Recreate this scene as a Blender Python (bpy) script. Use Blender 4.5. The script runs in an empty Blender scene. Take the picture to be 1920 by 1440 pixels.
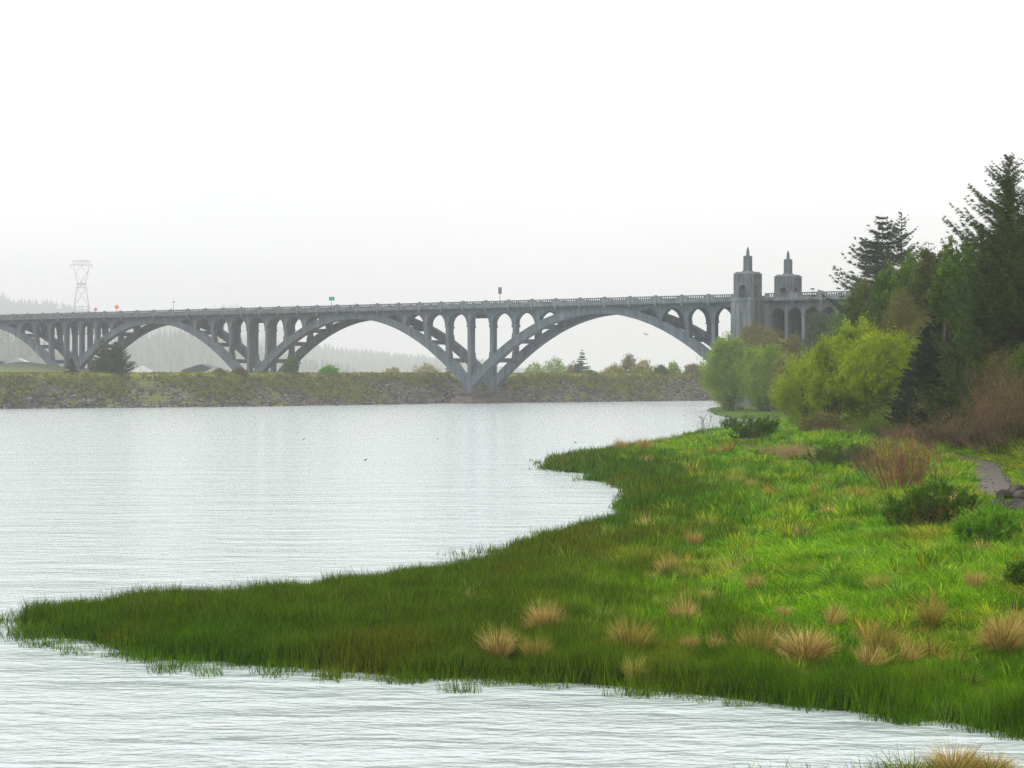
import bpy, math, random
import numpy as np
from mathutils import Vector, Matrix
R = math.radians
rng = np.random.default_rng(7)
random.seed(7)
S = bpy.context.scene
C = S.collection

# ------------------------------------------------------------------ camera, sky, light
F = 3800.0; HY = 705.0; CH = 5.9            # focal length in px of a 1920 px wide frame, horizon row, eye height (m)
cam = bpy.data.cameras.new('camera'); camo = bpy.data.objects.new('camera', cam); C.objects.link(camo)
cam.sensor_width = 36; cam.lens = 36*F/1920; cam.clip_start = 0.5; cam.clip_end = 22000
camo.location = (0, 0, CH); camo.rotation_euler = (R(90)-math.atan((720-HY)/F), 0, 0)
S.camera = camo
S.view_settings.view_transform = 'Standard'; S.view_settings.look = 'None'
S.view_settings.exposure = 0.0; S.view_settings.gamma = 1.0; S.view_settings.use_curve_mapping = False
W = bpy.data.worlds.new('World'); S.world = W; W.use_nodes = True
nt = W.node_tree; nt.nodes.clear()
sky = nt.nodes.new('ShaderNodeTexSky'); sky.sky_type = 'NISHITA'; sky.sun_disc = False
sky.sun_elevation = R(52); sky.sun_rotation = R(215); sky.dust_density = 4.0
mixc = nt.nodes.new('ShaderNodeMix'); mixc.data_type = 'RGBA'; mixc.inputs['Factor'].default_value = 0.93
wtc = nt.nodes.new('ShaderNodeTexCoord'); wmp = nt.nodes.new('ShaderNodeMapping'); wmp.inputs['Scale'].default_value = (1, 1, 2.6)
wno = nt.nodes.new('ShaderNodeTexNoise'); wno.inputs['Scale'].default_value = 3.2; wno.inputs['Detail'].default_value = 4; wno.inputs['Roughness'].default_value = .5
wcr = nt.nodes.new('ShaderNodeValToRGB'); wcr.color_ramp.elements[0].position = .36; wcr.color_ramp.elements[1].position = .66
wcr.color_ramp.elements[0].color = (.89, .88, .905, 1); wcr.color_ramp.elements[1].color = (1.0, .985, 1.0, 1)     # soft cloud deck
wvm = nt.nodes.new('ShaderNodeVectorMath'); wvm.operation = 'SCALE'; wvm.inputs['Scale'].default_value = 14.8
nt.links.new(wtc.outputs['Generated'], wmp.inputs[0]); nt.links.new(wmp.outputs[0], wno.inputs['Vector']); nt.links.new(wno.outputs['Fac'], wcr.inputs[0]); nt.links.new(wcr.outputs[0], wvm.inputs[0]); nt.links.new(wvm.outputs[0], mixc.inputs[7])
bg = nt.nodes.new('ShaderNodeBackground'); bg.inputs['Strength'].default_value = 0.1
wo = nt.nodes.new('ShaderNodeOutputWorld')
nt.links.new(sky.outputs[0], mixc.inputs[6]); nt.links.new(mixc.outputs[2], bg.inputs['Color']); nt.links.new(bg.outputs[0], wo.inputs[0])
sun = bpy.data.lights.new('sun', 'SUN'); sun.energy = 1.5; sun.angle = R(18); sun.color = (1, .97, .92)
suno = bpy.data.objects.new('sun', sun); C.objects.link(suno); suno.rotation_euler = (R(38), 0, R(-35))
suno.location = (0, 0, 60)
cy = S.cycles
cy.use_denoising = True
try: cy.denoiser = 'OPENIMAGEDENOISE'; cy.denoising_input_passes = 'RGB_ALBEDO_NORMAL'; cy.denoising_prefilter = 'NONE'; cy.denoising_quality = 'HIGH'
except Exception: pass
cy.max_bounces = 6; cy.diffuse_bounces = 2; cy.glossy_bounces = 2; cy.transmission_bounces = 3
cy.volume_bounces = 3; cy.transparent_max_bounces = 8; cy.caustics_reflective = False; cy.caustics_refractive = False

# ------------------------------------------------------------------ helpers
def P(px, py, z=0.0):
    "world point of height z that is seen at pixel px,py (1920 x 1440)"
    D = (CH-z)*F/(py-HY); return ((px-960)/F*D, D)
def PD(px, D): return ((px-960)/F*D, D)
def ZD(py, D): return CH+(HY-py)/F*D

_lat = {}
def vnoise(x, y, seed=0):
    if seed not in _lat: _lat[seed] = np.random.default_rng(seed+100).random((256, 256))
    L = _lat[seed]; xi = np.floor(x).astype(int); yi = np.floor(y).astype(int)
    fx = x-xi; fy = y-yi; fx = fx*fx*(3-2*fx); fy = fy*fy*(3-2*fy)
    g = lambda a, b: L[a & 255, b & 255]
    return (g(xi, yi)*(1-fx)+g(xi+1, yi)*fx)*(1-fy)+(g(xi, yi+1)*(1-fx)+g(xi+1, yi+1)*fx)*fy
def fbm(x, y, seed=0, o=4):
    s = 0; a = .5; t = 0
    for i in range(o): s = s+a*vnoise(x*2**i+17*i, y*2**i+31*i, seed+i); t += a; a *= .5
    return s/t
def sstep(x): x = np.clip(x, 0, 1); return x*x*(3-2*x)
def sdist(X, Y, poly):
    "signed distance to a closed polygon, positive inside"
    X = np.asarray(X, float); Y = np.asarray(Y, float)
    d = np.full(X.shape, 1e18); ins = np.zeros(X.shape, bool); n = len(poly)
    for i in range(n):
        ax, ay = poly[i]; bx, by = poly[(i+1) % n]; ex, ey = bx-ax, by-ay
        t = np.clip(((X-ax)*ex+(Y-ay)*ey)/(ex*ex+ey*ey+1e-12), 0, 1)
        d = np.minimum(d, (X-ax-t*ex)**2+(Y-ay-t*ey)**2)
        c = ((ay > Y) != (by > Y)) & (X < (bx-ax)*(Y-ay)/((by-ay) if by != ay else 1e-12)+ax)
        ins ^= c
    return np.where(ins, 1, -1)*np.sqrt(d)

def tag(o, label=None, cat=None, group=None, kind=None):
    if label: o['label'] = label
    if cat: o['category'] = cat
    if group: o['group'] = group
    if kind: o['kind'] = kind
    return o
def empty(name, loc, label=None, cat=None, group=None, rz=0, parent=None):
    o = bpy.data.objects.new(name, None); C.objects.link(o); o.location = loc; o.rotation_euler[2] = rz
    o.empty_display_size = .3
    return tag(o, label, cat, group)
def link(name, me, parent=None, mat=None):
    o = bpy.data.objects.new(name, me); C.objects.link(o)
    if mat is not None and not me.materials: me.materials.append(mat)
    if parent is not None: o.parent = parent
    return o
def copy_tree(o, parent=None):
    c = o.copy(); C.objects.link(c)
    if parent is not None: c.parent = parent
    for ch in list(o.children): copy_tree(ch, c)
    return c
def npmesh(name, V, Fc, mat=None, tint=None, col=None, smooth=False):
    "V (n,3), Fc (m,k) with constant k; tint: one float per face; col: one rgb per vertex"
    V = np.asarray(V, np.float32); Fc = np.asarray(Fc, np.int32); m, k = Fc.shape
    me = bpy.data.meshes.new(name); me.vertices.add(len(V)); me.vertices.foreach_set('co', V.ravel())
    me.loops.add(m*k); me.loops.foreach_set('vertex_index', Fc.ravel())
    me.polygons.add(m); me.polygons.foreach_set('loop_start', np.arange(0, m*k, k, dtype=np.int32))
    if tint is not None:
        a = me.attributes.new('tint', 'FLOAT', 'FACE'); a.data.foreach_set('value', np.asarray(tint, np.float32))
    if col is not None:
        a = me.attributes.new('gcol', 'FLOAT_COLOR', 'POINT')
        cc = np.ones((len(V), 4), np.float32); cc[:, :3] = col; a.data.foreach_set('color', cc.ravel())
    me.update(calc_edges=True)
    if smooth: me.polygons.foreach_set('use_smooth', np.ones(m, bool))
    if mat is not None: me.materials.append(mat)
    return me
class MB:
    "collects boxes, prisms and tubes"
    def __init__(s): s.v = []; s.f = []
    def add(s, v, f): n = len(s.v); s.v += [tuple(p) for p in v]; s.f += [tuple(i+n for i in q) for q in f]; return s
    def box(s, x0, x1, y0, y1, z0, z1, tx=0, ty=0):
        "tx, ty: how much narrower the top is on each side"
        return s.add([(x0, y0, z0), (x1, y0, z0), (x1, y1, z0), (x0, y1, z0), (x0+tx, y0+ty, z1), (x1-tx, y0+ty, z1), (x1-tx, y1-ty, z1), (x0+tx, y1-ty, z1)],
                     [(0, 3, 2, 1), (4, 5, 6, 7), (0, 1, 5, 4), (1, 2, 6, 5), (2, 3, 7, 6), (3, 0, 4, 7)])
    def extr(s, pts, y0, y1):
        "closed outline of (x,z) points extruded along y (convex or simple outline)"
        n = len(pts); v = [(x, y0, z) for x, z in pts]+[(x, y1, z) for x, z in pts]
        f = [tuple(range(n)), tuple(range(2*n-1, n-1, -1))]+[(i, i+n, (i+1) % n+n, (i+1) % n) for i in range(n)]
        return s.add(v, f)
    def strip(s, lo, hi, y0, y1):
        "solid between two equally long (x,z) rows, extruded along y"
        n = len(lo); v = [(x, y0, z) for x, z in lo]+[(x, y0, z) for x, z in hi]+[(x, y1, z) for x, z in lo]+[(x, y1, z) for x, z in hi]; f = []
        for i in range(n-1):
            f += [(i, i+1, n+i+1, n+i), (2*n+i+1, 2*n+i, 3*n+i, 3*n+i+1), (i+1, i, 2*n+i, 2*n+i+1), (n+i, n+i+1, 3*n+i+1, 3*n+i)]
        f += [(0, n, 3*n, 2*n), (n-1, 3*n-1, 4*n-1, 2*n-1)]
        return s.add(v, f)
    def tube(s, a, b, r0, r1, k=5):
        a = Vector(a); b = Vector(b); d = (b-a)
        if d.length < 1e-6: return s
        d.normalize(); u = d.orthogonal().normalized(); w = d.cross(u)
        v = [a+(u*math.cos(t)+w*math.sin(t))*r0 for t in [2*math.pi*i/k for i in range(k)]]+[b+(u*math.cos(t)+w*math.sin(t))*r1 for t in [2*math.pi*i/k for i in range(k)]]
        return s.add(v, [(i, (i+1) % k, (i+1) % k+k, i+k) for i in range(k)]+[tuple(range(k-1, -1, -1)), tuple(range(k, 2*k))])
    def prism(s, cx, cy, r0, r1, z0, z1, k=8, rot=0):
        return s.add([(cx+r0*math.cos(rot+2*math.pi*i/k), cy+r0*math.sin(rot+2*math.pi*i/k), z0) for i in range(k)]+[(cx+r1*math.cos(rot+2*math.pi*i/k), cy+r1*math.sin(rot+2*math.pi*i/k), z1) for i in range(k)],
                     [(i, (i+1) % k, (i+1) % k+k, i+k) for i in range(k)]+[tuple(range(k-1, -1, -1)), tuple(range(k, 2*k))])
    def mesh(s, name, mat=None):
        me = bpy.data.meshes.new(name); me.from_pydata(s.v, [], s.f); me.update()
        if mat is not None: me.materials.append(mat)
        return me
    def build(s, name, mat, parent=None): return link(name, s.mesh(name, mat), parent)

# ------------------------------------------------------------------ materials
def newmat(name):
    m = bpy.data.materials.new(name); m.use_nodes = True; t = m.node_tree; t.nodes.clear()
    return m, t, t.nodes.new('ShaderNodeOutputMaterial'), t.links.new
def N(t, ty, **kw):
    n = t.nodes.new(ty)
    for k, v in kw.items():
        if k in n.inputs: n.inputs[k].default_value = v
        else: setattr(n, k, v)
    return n
def ramp(t, stops):
    r = t.nodes.new('ShaderNodeValToRGB'); e = r.color_ramp.elements
    while len(e) < len(stops): e.new(.5)
    for i, (p, c) in enumerate(stops): e[i].position = p; e[i].color = (*c, 1)
    return r
def matte(name, stops, scale=3.0, rough=.85, bump=.0, bscale=20., spec=.2, stretch=None, detail=6):
    m, t, out, L = newmat(name)
    tc = N(t, 'ShaderNodeTexCoord'); mp = N(t, 'ShaderNodeMapping'); L(tc.outputs['Object'], mp.inputs[0])
    if stretch: mp.inputs['Scale'].default_value = stretch
    no = N(t, 'ShaderNodeTexNoise', Scale=scale, Detail=float(detail), Roughness=.65); L(mp.outputs[0], no.inputs['Vector'])
    cr = ramp(t, stops); L(no.outputs['Fac'], cr.inputs[0])
    b = N(t, 'ShaderNodeBsdfPrincipled'); b.inputs['Roughness'].default_value = rough; b.inputs['Specular IOR Level'].default_value = spec
    L(cr.outputs[0], b.inputs['Base Color'])
    if bump:
        n2 = N(t, 'ShaderNodeTexNoise', Scale=bscale, Detail=5.); L(tc.outputs['Object'], n2.inputs['Vector'])
        bp = N(t, 'ShaderNodeBump', Strength=bump, Distance=.1); L(n2.outputs['Fac'], bp.inputs['Height']); L(bp.outputs[0], b.inputs['Normal'])
    L(b.outputs[0], out.inputs[0]); return m
def leafmat(name, a, b_, c=None, tr=.35, rough=.6):
    "foliage: colour varies from leaf to leaf"
    m, t, out, L = newmat(name)
    at = N(t, 'ShaderNodeAttribute', attribute_name='tint')
    cr = ramp(t, [(0, a), (.6, b_), (1, c or b_)]); L(at.outputs['Fac'], cr.inputs[0])
    d = N(t, 'ShaderNodeBsdfPrincipled'); d.inputs['Roughness'].default_value = rough; d.inputs['Specular IOR Level'].default_value = .06
    tl = N(t, 'ShaderNodeBsdfTranslucent'); mx = N(t, 'ShaderNodeMixShader'); mx.inputs[0].default_value = tr
    L(cr.outputs[0], d.inputs['Base Color']); L(cr.outputs[0], tl.inputs['Color']); L(d.outputs[0], mx.inputs[1]); L(tl.outputs[0], mx.inputs[2]); L(mx.outputs[0], out.inputs[0])
    return m
def attrmat(name, inst=False, tr=.0, noise=0., nscale=3., bump=0.):
    "colour stored on the geometry (or on each tuft) as gcol, with grain"
    m, t, out, L = newmat(name)
    at = N(t, 'ShaderNodeAttribute', attribute_name='gcol')
    if inst: at.attribute_type = 'INSTANCER'
    col = at.outputs['Color']
    if inst:
        a2 = N(t, 'ShaderNodeAttribute', attribute_name='tint')
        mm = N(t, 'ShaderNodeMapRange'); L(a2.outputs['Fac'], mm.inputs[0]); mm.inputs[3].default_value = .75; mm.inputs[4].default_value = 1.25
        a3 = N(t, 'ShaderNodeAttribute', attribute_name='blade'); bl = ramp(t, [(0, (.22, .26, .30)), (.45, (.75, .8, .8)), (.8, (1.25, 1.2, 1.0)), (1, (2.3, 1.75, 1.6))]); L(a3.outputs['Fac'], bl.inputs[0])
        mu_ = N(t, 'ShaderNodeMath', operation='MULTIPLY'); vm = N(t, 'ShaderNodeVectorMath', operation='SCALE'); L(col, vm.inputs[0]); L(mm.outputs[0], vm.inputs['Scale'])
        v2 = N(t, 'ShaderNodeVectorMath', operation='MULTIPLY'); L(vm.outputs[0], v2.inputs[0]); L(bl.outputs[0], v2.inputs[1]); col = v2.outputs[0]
    elif noise:
        tc = N(t, 'ShaderNodeTexCoord'); no = N(t, 'ShaderNodeTexNoise', Scale=nscale, Detail=8., Roughness=.7); L(tc.outputs['Object'], no.inputs['Vector'])
        mm = N(t, 'ShaderNodeMapRange'); L(no.outputs['Fac'], mm.inputs[0]); mm.inputs[1].default_value = .3; mm.inputs[2].default_value = .7
        mm.inputs[3].default_value = 1-noise; mm.inputs[4].default_value = 1+noise
        vm = N(t, 'ShaderNodeVectorMath', operation='SCALE'); L(col, vm.inputs[0]); L(mm.outputs[0], vm.inputs['Scale']); col = vm.outputs[0]
    d = N(t, 'ShaderNodeBsdfPrincipled'); d.inputs['Roughness'].default_value = .7; d.inputs['Specular IOR Level'].default_value = .05
    L(col, d.inputs['Base Color']); sh = d.outputs[0]
    if bump:
        bp = N(t, 'ShaderNodeBump', Strength=bump, Distance=.15); L(no.outputs['Fac'], bp.inputs['Height']); L(bp.outputs[0], d.inputs['Normal'])
    if tr:
        tl = N(t, 'ShaderNodeBsdfTranslucent'); mx = N(t, 'ShaderNodeMixShader'); mx.inputs[0].default_value = tr
        L(col, tl.inputs['Color']); L(d.outputs[0], mx.inputs[1]); L(tl.outputs[0], mx.inputs[2]); sh = mx.outputs[0]
    L(sh, out.inputs[0]); return m

M = {}
M['concrete'] = matte('weathered_concrete', [(.27, (.028, .044, .055)), (.42, (.066, .092, .106)), (.58, (.104, .133, .148)), (.78, (.20, .215, .21))], .9, .9, .35, 3., stretch=(1, 1, .16))
M['concrete_pale'] = matte('pale_concrete', [(.27, (.038, .052, .06)), (.48, (.105, .128, .14)), (.78, (.22, .24, .24))], 1.1, .9, .25, 4., stretch=(1, 1, .15))
M['pier'] = matte('stained_pier_concrete', [(.25, (.05, .045, .035)), (.5, (.13, .11, .085)), (.8, (.24, .19, .15))], .5, .9, .5, 2., stretch=(.5, .5, 2))
M['stone'] = matte('grey_rock', [(.3, (.018, .015, .012)), (.5, (.05, .044, .038)), (.75, (.15, .135, .12))], 1.2, .9, .6, 8.)
M['bark'] = matte('grey_brown_bark', [(.3, (.05, .04, .032)), (.7, (.13, .11, .09))], 5., .9, .4, 15.)
M['steel'] = matte('galvanised_steel', [(.3, (.16, .17, .18)), (.7, (.22, .23, .24))], 2., .5)
M['path'] = matte('wet_gravel', [(.3, (.035, .03, .024)), (.5, (.075, .062, .048)), (.7, (.17, .10, .045))], 1.2, .45, .4, 25., .4)
M['white'] = matte('white_metal_sheet', [(.3, (.72, .74, .75)), (.7, (.8, .8, .8))], 1., .5)
M['wall'] = matte('weathered_siding', [(.3, (.22, .25, .27)), (.7, (.3, .33, .35))], 1., .8)
M['roofg'] = matte('grey_roofing', [(.3, (.14, .16, .18)), (.7, (.2, .22, .24))], 1., .8)
M['asphalt'] = matte('asphalt', [(.3, (.04, .04, .04)), (.7, (.06, .06, .06))], 2., .9)
M['orange'] = matte('orange_sign_sheet', [(0, (.85, .22, .03)), (1, (.9, .28, .05))], 1., .5)
M['pink'] = matte('faded_orange_sign_sheet', [(0, (.7, .25, .2)), (1, (.75, .3, .22))], 1., .5)
M['green'] = matte('green_sign_sheet', [(0, (.02, .32, .18)), (1, (.03, .36, .2))], 1., .5)
M['black'] = matte('black_print', [(0, (.02, .02, .02)), (1, (.03, .03, .03))], 1., .5)
M['glass'] = matte('dark_window_glass', [(0, (.05, .06, .07)), (1, (.08, .09, .1))], 1., .1, spec=.5)
M['signback'] = matte('dull_sign_metal', [(0, (.12, .115, .10)), (1, (.17, .16, .15))], 1., .5)
M['feather'] = matte('dark_feathers', [(0, (.03, .028, .026)), (1, (.08, .07, .06))], 8., .7)
M['gull'] = matte('pale_feathers', [(0, (.3, .3, .3)), (1, (.55, .55, .55))], 8., .7)
M['land'] = attrmat('meadow_soil', noise=.45, nscale=1.3, bump=.5)
M['farland'] = attrmat('far_ground', noise=.35, nscale=.05, bump=0.)
M['tuft'] = attrmat('grass_blades', inst=True, tr=.35)

# water
m, t, out, L = newmat('river_water'); M['water'] = m
tc = N(t, 'ShaderNodeTexCoord')
hs = []
for sc, rz, st, wt in ((1.0, 8, (.6, 1.15, 1), .8), (2.3, -14, (.7, 1.15, 1), .34), (.30, 20, (.6, 1.3, 1), 2.0), (5.5, 5, (.7, 1.2, 1), .10), (.06, -8, (.5, 1.6, 1), 3.0)):
    mp = N(t, 'ShaderNodeMapping'); mp.inputs['Rotation'].default_value = (0, 0, R(rz)); mp.inputs['Scale'].default_value = st
    no = N(t, 'ShaderNodeTexNoise', Scale=sc*2.2, Detail=3., Roughness=.55, Distortion=.3); L(tc.outputs['Object'], mp.inputs[0]); L(mp.outputs[0], no.inputs['Vector'])
    mu = N(t, 'ShaderNodeMath', operation='MULTIPLY'); mu.inputs[1].default_value = wt; L(no.outputs['Fac'], mu.inputs[0]); hs.append(mu)
s0 = hs[0].outputs[0]
for h_ in hs[1:]:
    ad = N(t, 'ShaderNodeMath', operation='ADD'); L(s0, ad.inputs[0]); L(h_.outputs[0], ad.inputs[1]); s0 = ad.outputs[0]
bp = N(t, 'ShaderNodeBump', Strength=1.0, Distance=.12); L(s0, bp.inputs['Height'])
b = N(t, 'ShaderNodeBsdfPrincipled'); b.inputs['Base Color'].default_value = (.52, .59, .58, 1); b.inputs['Roughness'].default_value = .12
b.inputs['IOR'].default_value = 1.33; b.inputs['Specular IOR Level'].default_value = .85
L(bp.outputs[0], b.inputs['Normal']); L(b.outputs[0], out.inputs[0])

# ------------------------------------------------------------------ land shapes
FRONT = [P(x, y) for x, y in [(75, 1165), (130, 1188), (210, 1212), (330, 1236), (600, 1254), (800, 1268), (1000, 1276), (1200, 1287), (1400, 1312), (1600, 1332), (1800, 1356), (1920, 1378), (2080, 1404)]]
BACK = [P(x, y, .42) for x, y in [(60, 1152), (110, 1136), (200, 1124), (320, 1115), (440, 1113), (520, 1100), (650, 1080), (800, 1070), (880, 1057), (940, 1040), (990, 1012), (1080, 985), (1140, 970), (1200, 955), (1178, 944), (1192, 924), (1200, 906),
        (1170, 893), (1110, 886), (1140, 878), (1090, 874), (1045, 868), (1036, 860), (1060, 852), (1100, 844), (1200, 832), (1260, 820), (1320, 808), (1390, 796), (1450, 790), (1505, 786),
        (1500, 780), (1440, 782), (1380, 780), (1345, 774), (1325, 766), (1330, 760)]]
LAND = FRONT+[(30, 22), (60, 14), (170, 10), (230, 600), (140, 640), (70, 520), (52, 430)]+BACK[::-1]
MEAD = [P(x, y, .6) for x, y in [(2200, 1290), (1700, 1245), (1500, 1222), (1350, 1205), (1215, 1160), (1180, 1105), (1230, 1040), (1290, 990), (1370, 950), (1410, 905), (1370, 870), (1250, 852), (1150, 842), (1270, 817), (1400, 791), (1500, 784)]]+[(60, 400), (230, 600), (170, 10), (40, 22)]
HILL = [(21, 35), (19.3, 62), (20.6, 78), (23.0, 92), (26.0, 106), (27.4, 120), (28.6, 135), (28.4, 152), (27.5, 172), (28, 190), (33.5, 217), (40, 250), (43, 297), (45, 330), (43, 350), (48, 372), (52, 400), (80, 640), (260, 640), (260, 20)]
NEAR = [(-40, -60), (-40, 14), (-18, 20), (-6, 25.2), (1, 27.6), (4.0, 28.6), (5.6, 29.2), (6.9, 29.5), (7.6, 28.4), (12, 22), (30, 14), (60, 6), (60, -60)]
def land_z(X, Y):
    X = np.asarray(X, float); Y = np.asarray(Y, float)
    d = sdist(X, Y, LAND); wob = (fbm(X*.5, Y*.5, 3)-.5)*.8*np.clip(Y/60, .5, 2)
    d = d+wob
    z = np.where(d > 0, .02+.22*sstep(d/5), np.maximum(-1.5, .25*d))
    dm = sdist(X, Y, MEAD)
    z = z+(1.0*sstep((dm+1)/12)+.15*(fbm(X*.25, Y*.25, 9)-.5)*sstep((dm+2)/6))*(d > -1)*sstep((d+.5)/3)
    dh = sdist(X, Y, HILL)
    z = z+np.where(dh > 0, 24*(1-np.exp(-dh*1.0/24))*(1+.25*(fbm(X*.08, Y*.08, 12)-.5)), 0)*sstep(dh/3)
    return z, d, dm, dh
def zl(x, y): return float(land_z(np.array([x]), np.array([y]))[0][0])
def near_z(X, Y):
    X = np.asarray(X, float); Y = np.asarray(Y, float)
    d = sdist(X, Y, NEAR)+(fbm(X, Y, 5)-.5)*.5
    return np.where(d > 0, .05+4.25*sstep(d/26), np.maximum(-1.5, .4*d)), d

def colfield(X, Y, dm, dh, d):
    "ground and grass colour by what grows there"
    n1 = fbm(X*.35, Y*.22, 21); n2 = fbm(X*1.3, Y*.9, 25); n3 = fbm(X*.12, Y*.08, 29)
    marsh = np.stack([.088+0*X, .215+0*X, .006+0*X], -1)
    rust = np.array([.22, .15, .015]); olive = np.array([.16, .23, .012])
    k = sstep((n1-.60)*7)[..., None]*.5; marsh = marsh*(1-k)+rust*k
    k = sstep((n3-.5)*6)[..., None]*.5; marsh = marsh*(1-k)+olive*k
    lime = np.stack([.32+.0*X, .68+0*X, .010+0*X], -1)
    gold = np.array([.60, .52, .08]); deep = np.array([.11, .30, .012]); blue = np.array([.30, .60, .10]); n4 = fbm(X*2.2, Y*1.6, 61, 3)
    k = (sstep((n1-.5)*6)*.5+sstep((n4-.6)*9)*.6)[..., None].clip(0, .85); lime = lime*(1-k)+gold*k
    k = sstep((.50-n2)*7)[..., None]*.8; lime = lime*(1-k)+deep*k
    k = sstep((n2-.62)*8)[..., None]*.6; lime = lime*(1-k)+blue*k
    g = sstep((dm+3.0+(n2-.5)*7)/7)[..., None]
    c = marsh*(1-g)+lime*g
    hg = np.array([.33, .33, .04]); k = sstep((dh+2)/6)[..., None]*.7; c = c*(1-k)+hg*k
    br = np.array([.24, .15, .07]); k = (sstep((dh-3)/6)*sstep((n1-.42)*5))[..., None]*.7; c = c*(1-k)+br*k
    return c

def gridmesh(name, xs, ys, zf, mat, keep=None):
    X, Y = np.meshgrid(xs, ys); Z, c = zf(X, Y); nx, ny = len(xs), len(ys)
    V = np.stack([X, Y, Z], -1).reshape(-1, 3); I = np.arange(nx*ny).reshape(ny, nx)
    Fc = np.stack([I[:-1, :-1], I[:-1, 1:], I[1:, 1:], I[1:, :-1]], -1).reshape(-1, 4)
    if keep is not None:
        k = keep(V[:, 0], V[:, 1], V[:, 2]); Fc = Fc[k[Fc].any(1)]
    return link(name, npmesh(name, V, Fc, mat, col=c.reshape(-1, 3), smooth=True))
def zf_land(X, Y):
    z, d, dm, dh = land_z(X, Y); c = colfield(X, Y, dm, dh, d)*.55
    mud = np.array([.045, .05, .02]); k = sstep((1.0-d)/1.0)[..., None]; return z, c*(1-k)+mud*k
tag(gridmesh('ground', np.concatenate([np.arange(-14, 46, .5), np.arange(46, 235, 3)]), np.concatenate([np.arange(12, 130, .6), np.arange(130, 300, 1.5), np.arange(300, 640, 5)]), zf_land, M['land'], lambda x, y, z: z > -.9), kind='structure', label='green river bank and rising hillside on the right')
def zf_near(X, Y):
    z, d = near_z(X, Y); n = fbm(X*.8, Y*.8, 33)[..., None]
    return z, np.array([.16, .17, .04])*(1-n)+np.array([.10, .16, .03])*n
tag(gridmesh('near_bank', np.arange(-38, 58, .6), np.arange(-55, 32, .6), zf_near, M['land'], lambda x, y, z: z > -.9), kind='structure', label='grassy bank under the viewer')
G = 8200.
tag(link('water', npmesh('water', [(-G, -G, 0), (G, -G, 0), (G, 900, 0), (-G, 900, 0)], [(0, 1, 2, 3)], M['water'])), kind='structure', label='wide pale rippled river')
tag(link('river_bed', npmesh('river_bed', [(-G, -G, -2.2), (G, -G, -2.2), (G, G, -2.2), (-G, G, -2.2)], [(0, 1, 2, 3)], M['stone'])), kind='structure', label='stony bed below the river')

# ------------------------------------------------------------------ dike and land behind it
DK = [(-420, 96), (-250, 236), (-150, 316), (-91.4, 361.5), (-50, 391), (-24, 420), (-14, 438), (-7, 451), (4, 453), (14, 456), (44, 482), (90, 520), (180, 600)]
def resample(pts, step):
    out_ = []; 
    for (a, b_) in zip(pts[:-1], pts[1:]):
        L_ = math.dist(a, b_); k = max(1, int(L_/step)); out_ += [(a[0]+(b_[0]-a[0])*i/k, a[1]+(b_[1]-a[1])*i/k) for i in range(k)]
    return np.array(out_+[pts[-1]])
dk = resample(DK, 2.0)
for _ in range(3): dk[1:-1] = (dk[:-2]+2*dk[1:-1]+dk[2:])/4
tg = np.gradient(dk, axis=0); tg /= np.linalg.norm(tg, axis=1)[:, None]; nm = np.stack([-tg[:, 1], tg[:, 0]], -1)
crest = np.array(ZD(699.5, 405)+.0*dk[:, 0])
offs = np.array([-3, -.5, 0, 1.5, 3, 4.5, 6, 7.5, 9, 9.6, 11, 14, 16, 22, 30]); hh = np.array([-1.6, -.35, .0, .16, .33, .5, .66, .82, .97, 1., 1.01, 1., .92, .6, .55])
base = dk; rows = []
for o_, h_ in zip(offs, hh):
    p_ = base+nm*o_; n_ = fbm(p_[:, 0]*.4, p_[:, 1]*.4, 40)-.5
    z_ = (6.35*h_ if h_ > 0 else h_)+n_*(.7 if 0 < h_ < .95 else .25)
    rows.append(np.concatenate([p_, (z_+0*p_[:, 0])[:, None]], 1))
V = np.concatenate(rows); nn = len(dk); I = np.arange(len(V)).reshape(len(offs), nn)
Fc = np.stack([I[:-1, :-1], I[:-1, 1:], I[1:, 1:], I[1:, :-1]], -1).reshape(-1, 4)
hf = np.repeat(hh, nn); nz = fbm(V[:, 0]*.12, V[:, 1]*.12, 44); nz2 = fbm(V[:, 0]*.5, V[:, 1]*.5+V[:, 2], 45)
cc = np.where((hf > .9)[:, None], np.array([.28, .31, .04]), np.where((nz2 > .5)[:, None], np.array([.12, .13, .03]), np.array([.065, .07, .032])))
tag(link('dike', npmesh('dike', V, Fc, M['farland'], col=cc, smooth=True)), kind='structure', label='long straight dike along the far shore')
def dikept(i, o_): # point on the dike surface
    p_ = dk[i]+nm[i]*o_; return p_[0], p_[1], float(np.interp(o_, offs, np.where(hh > 0, hh*6.35, hh)))

# rocks on the dike face: thousands, joined
ICO = None
def ico():
    import bmesh
    bm = bmesh.new(); bmesh.ops.create_icosphere(bm, subdivisions=1, radius=1); v = np.array([p.co[:] for p in bm.verts]); f = np.array([[q.index for q in p.verts] for p in bm.faces]); bm.free(); return v, f
IV, IF = ico()
def rocks(pos, size, flat=.7, seed=1):
    r_ = np.random.default_rng(seed); n = len(pos); s = np.asarray(size)[:, None, None]*(.75+.5*r_.random((n, len(IV), 1)))*(.7+.6*r_.random((n, 1, 3)))
    a = r_.random(n)*6.28; ca, sa = np.cos(a), np.sin(a)
    v = IV[None]*s; x = v[..., 0]*ca[:, None]-v[..., 1]*sa[:, None]; y = v[..., 0]*sa[:, None]+v[..., 1]*ca[:, None]
    v = np.stack([x, y, v[..., 2]*flat], -1)+np.asarray(pos)[:, None]
    f = IF[None]+(np.arange(n)*len(IV))[:, None, None]
    return v.reshape(-1, 3), f.reshape(-1, 3), np.repeat(r_.random(n), len(IF))
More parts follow.
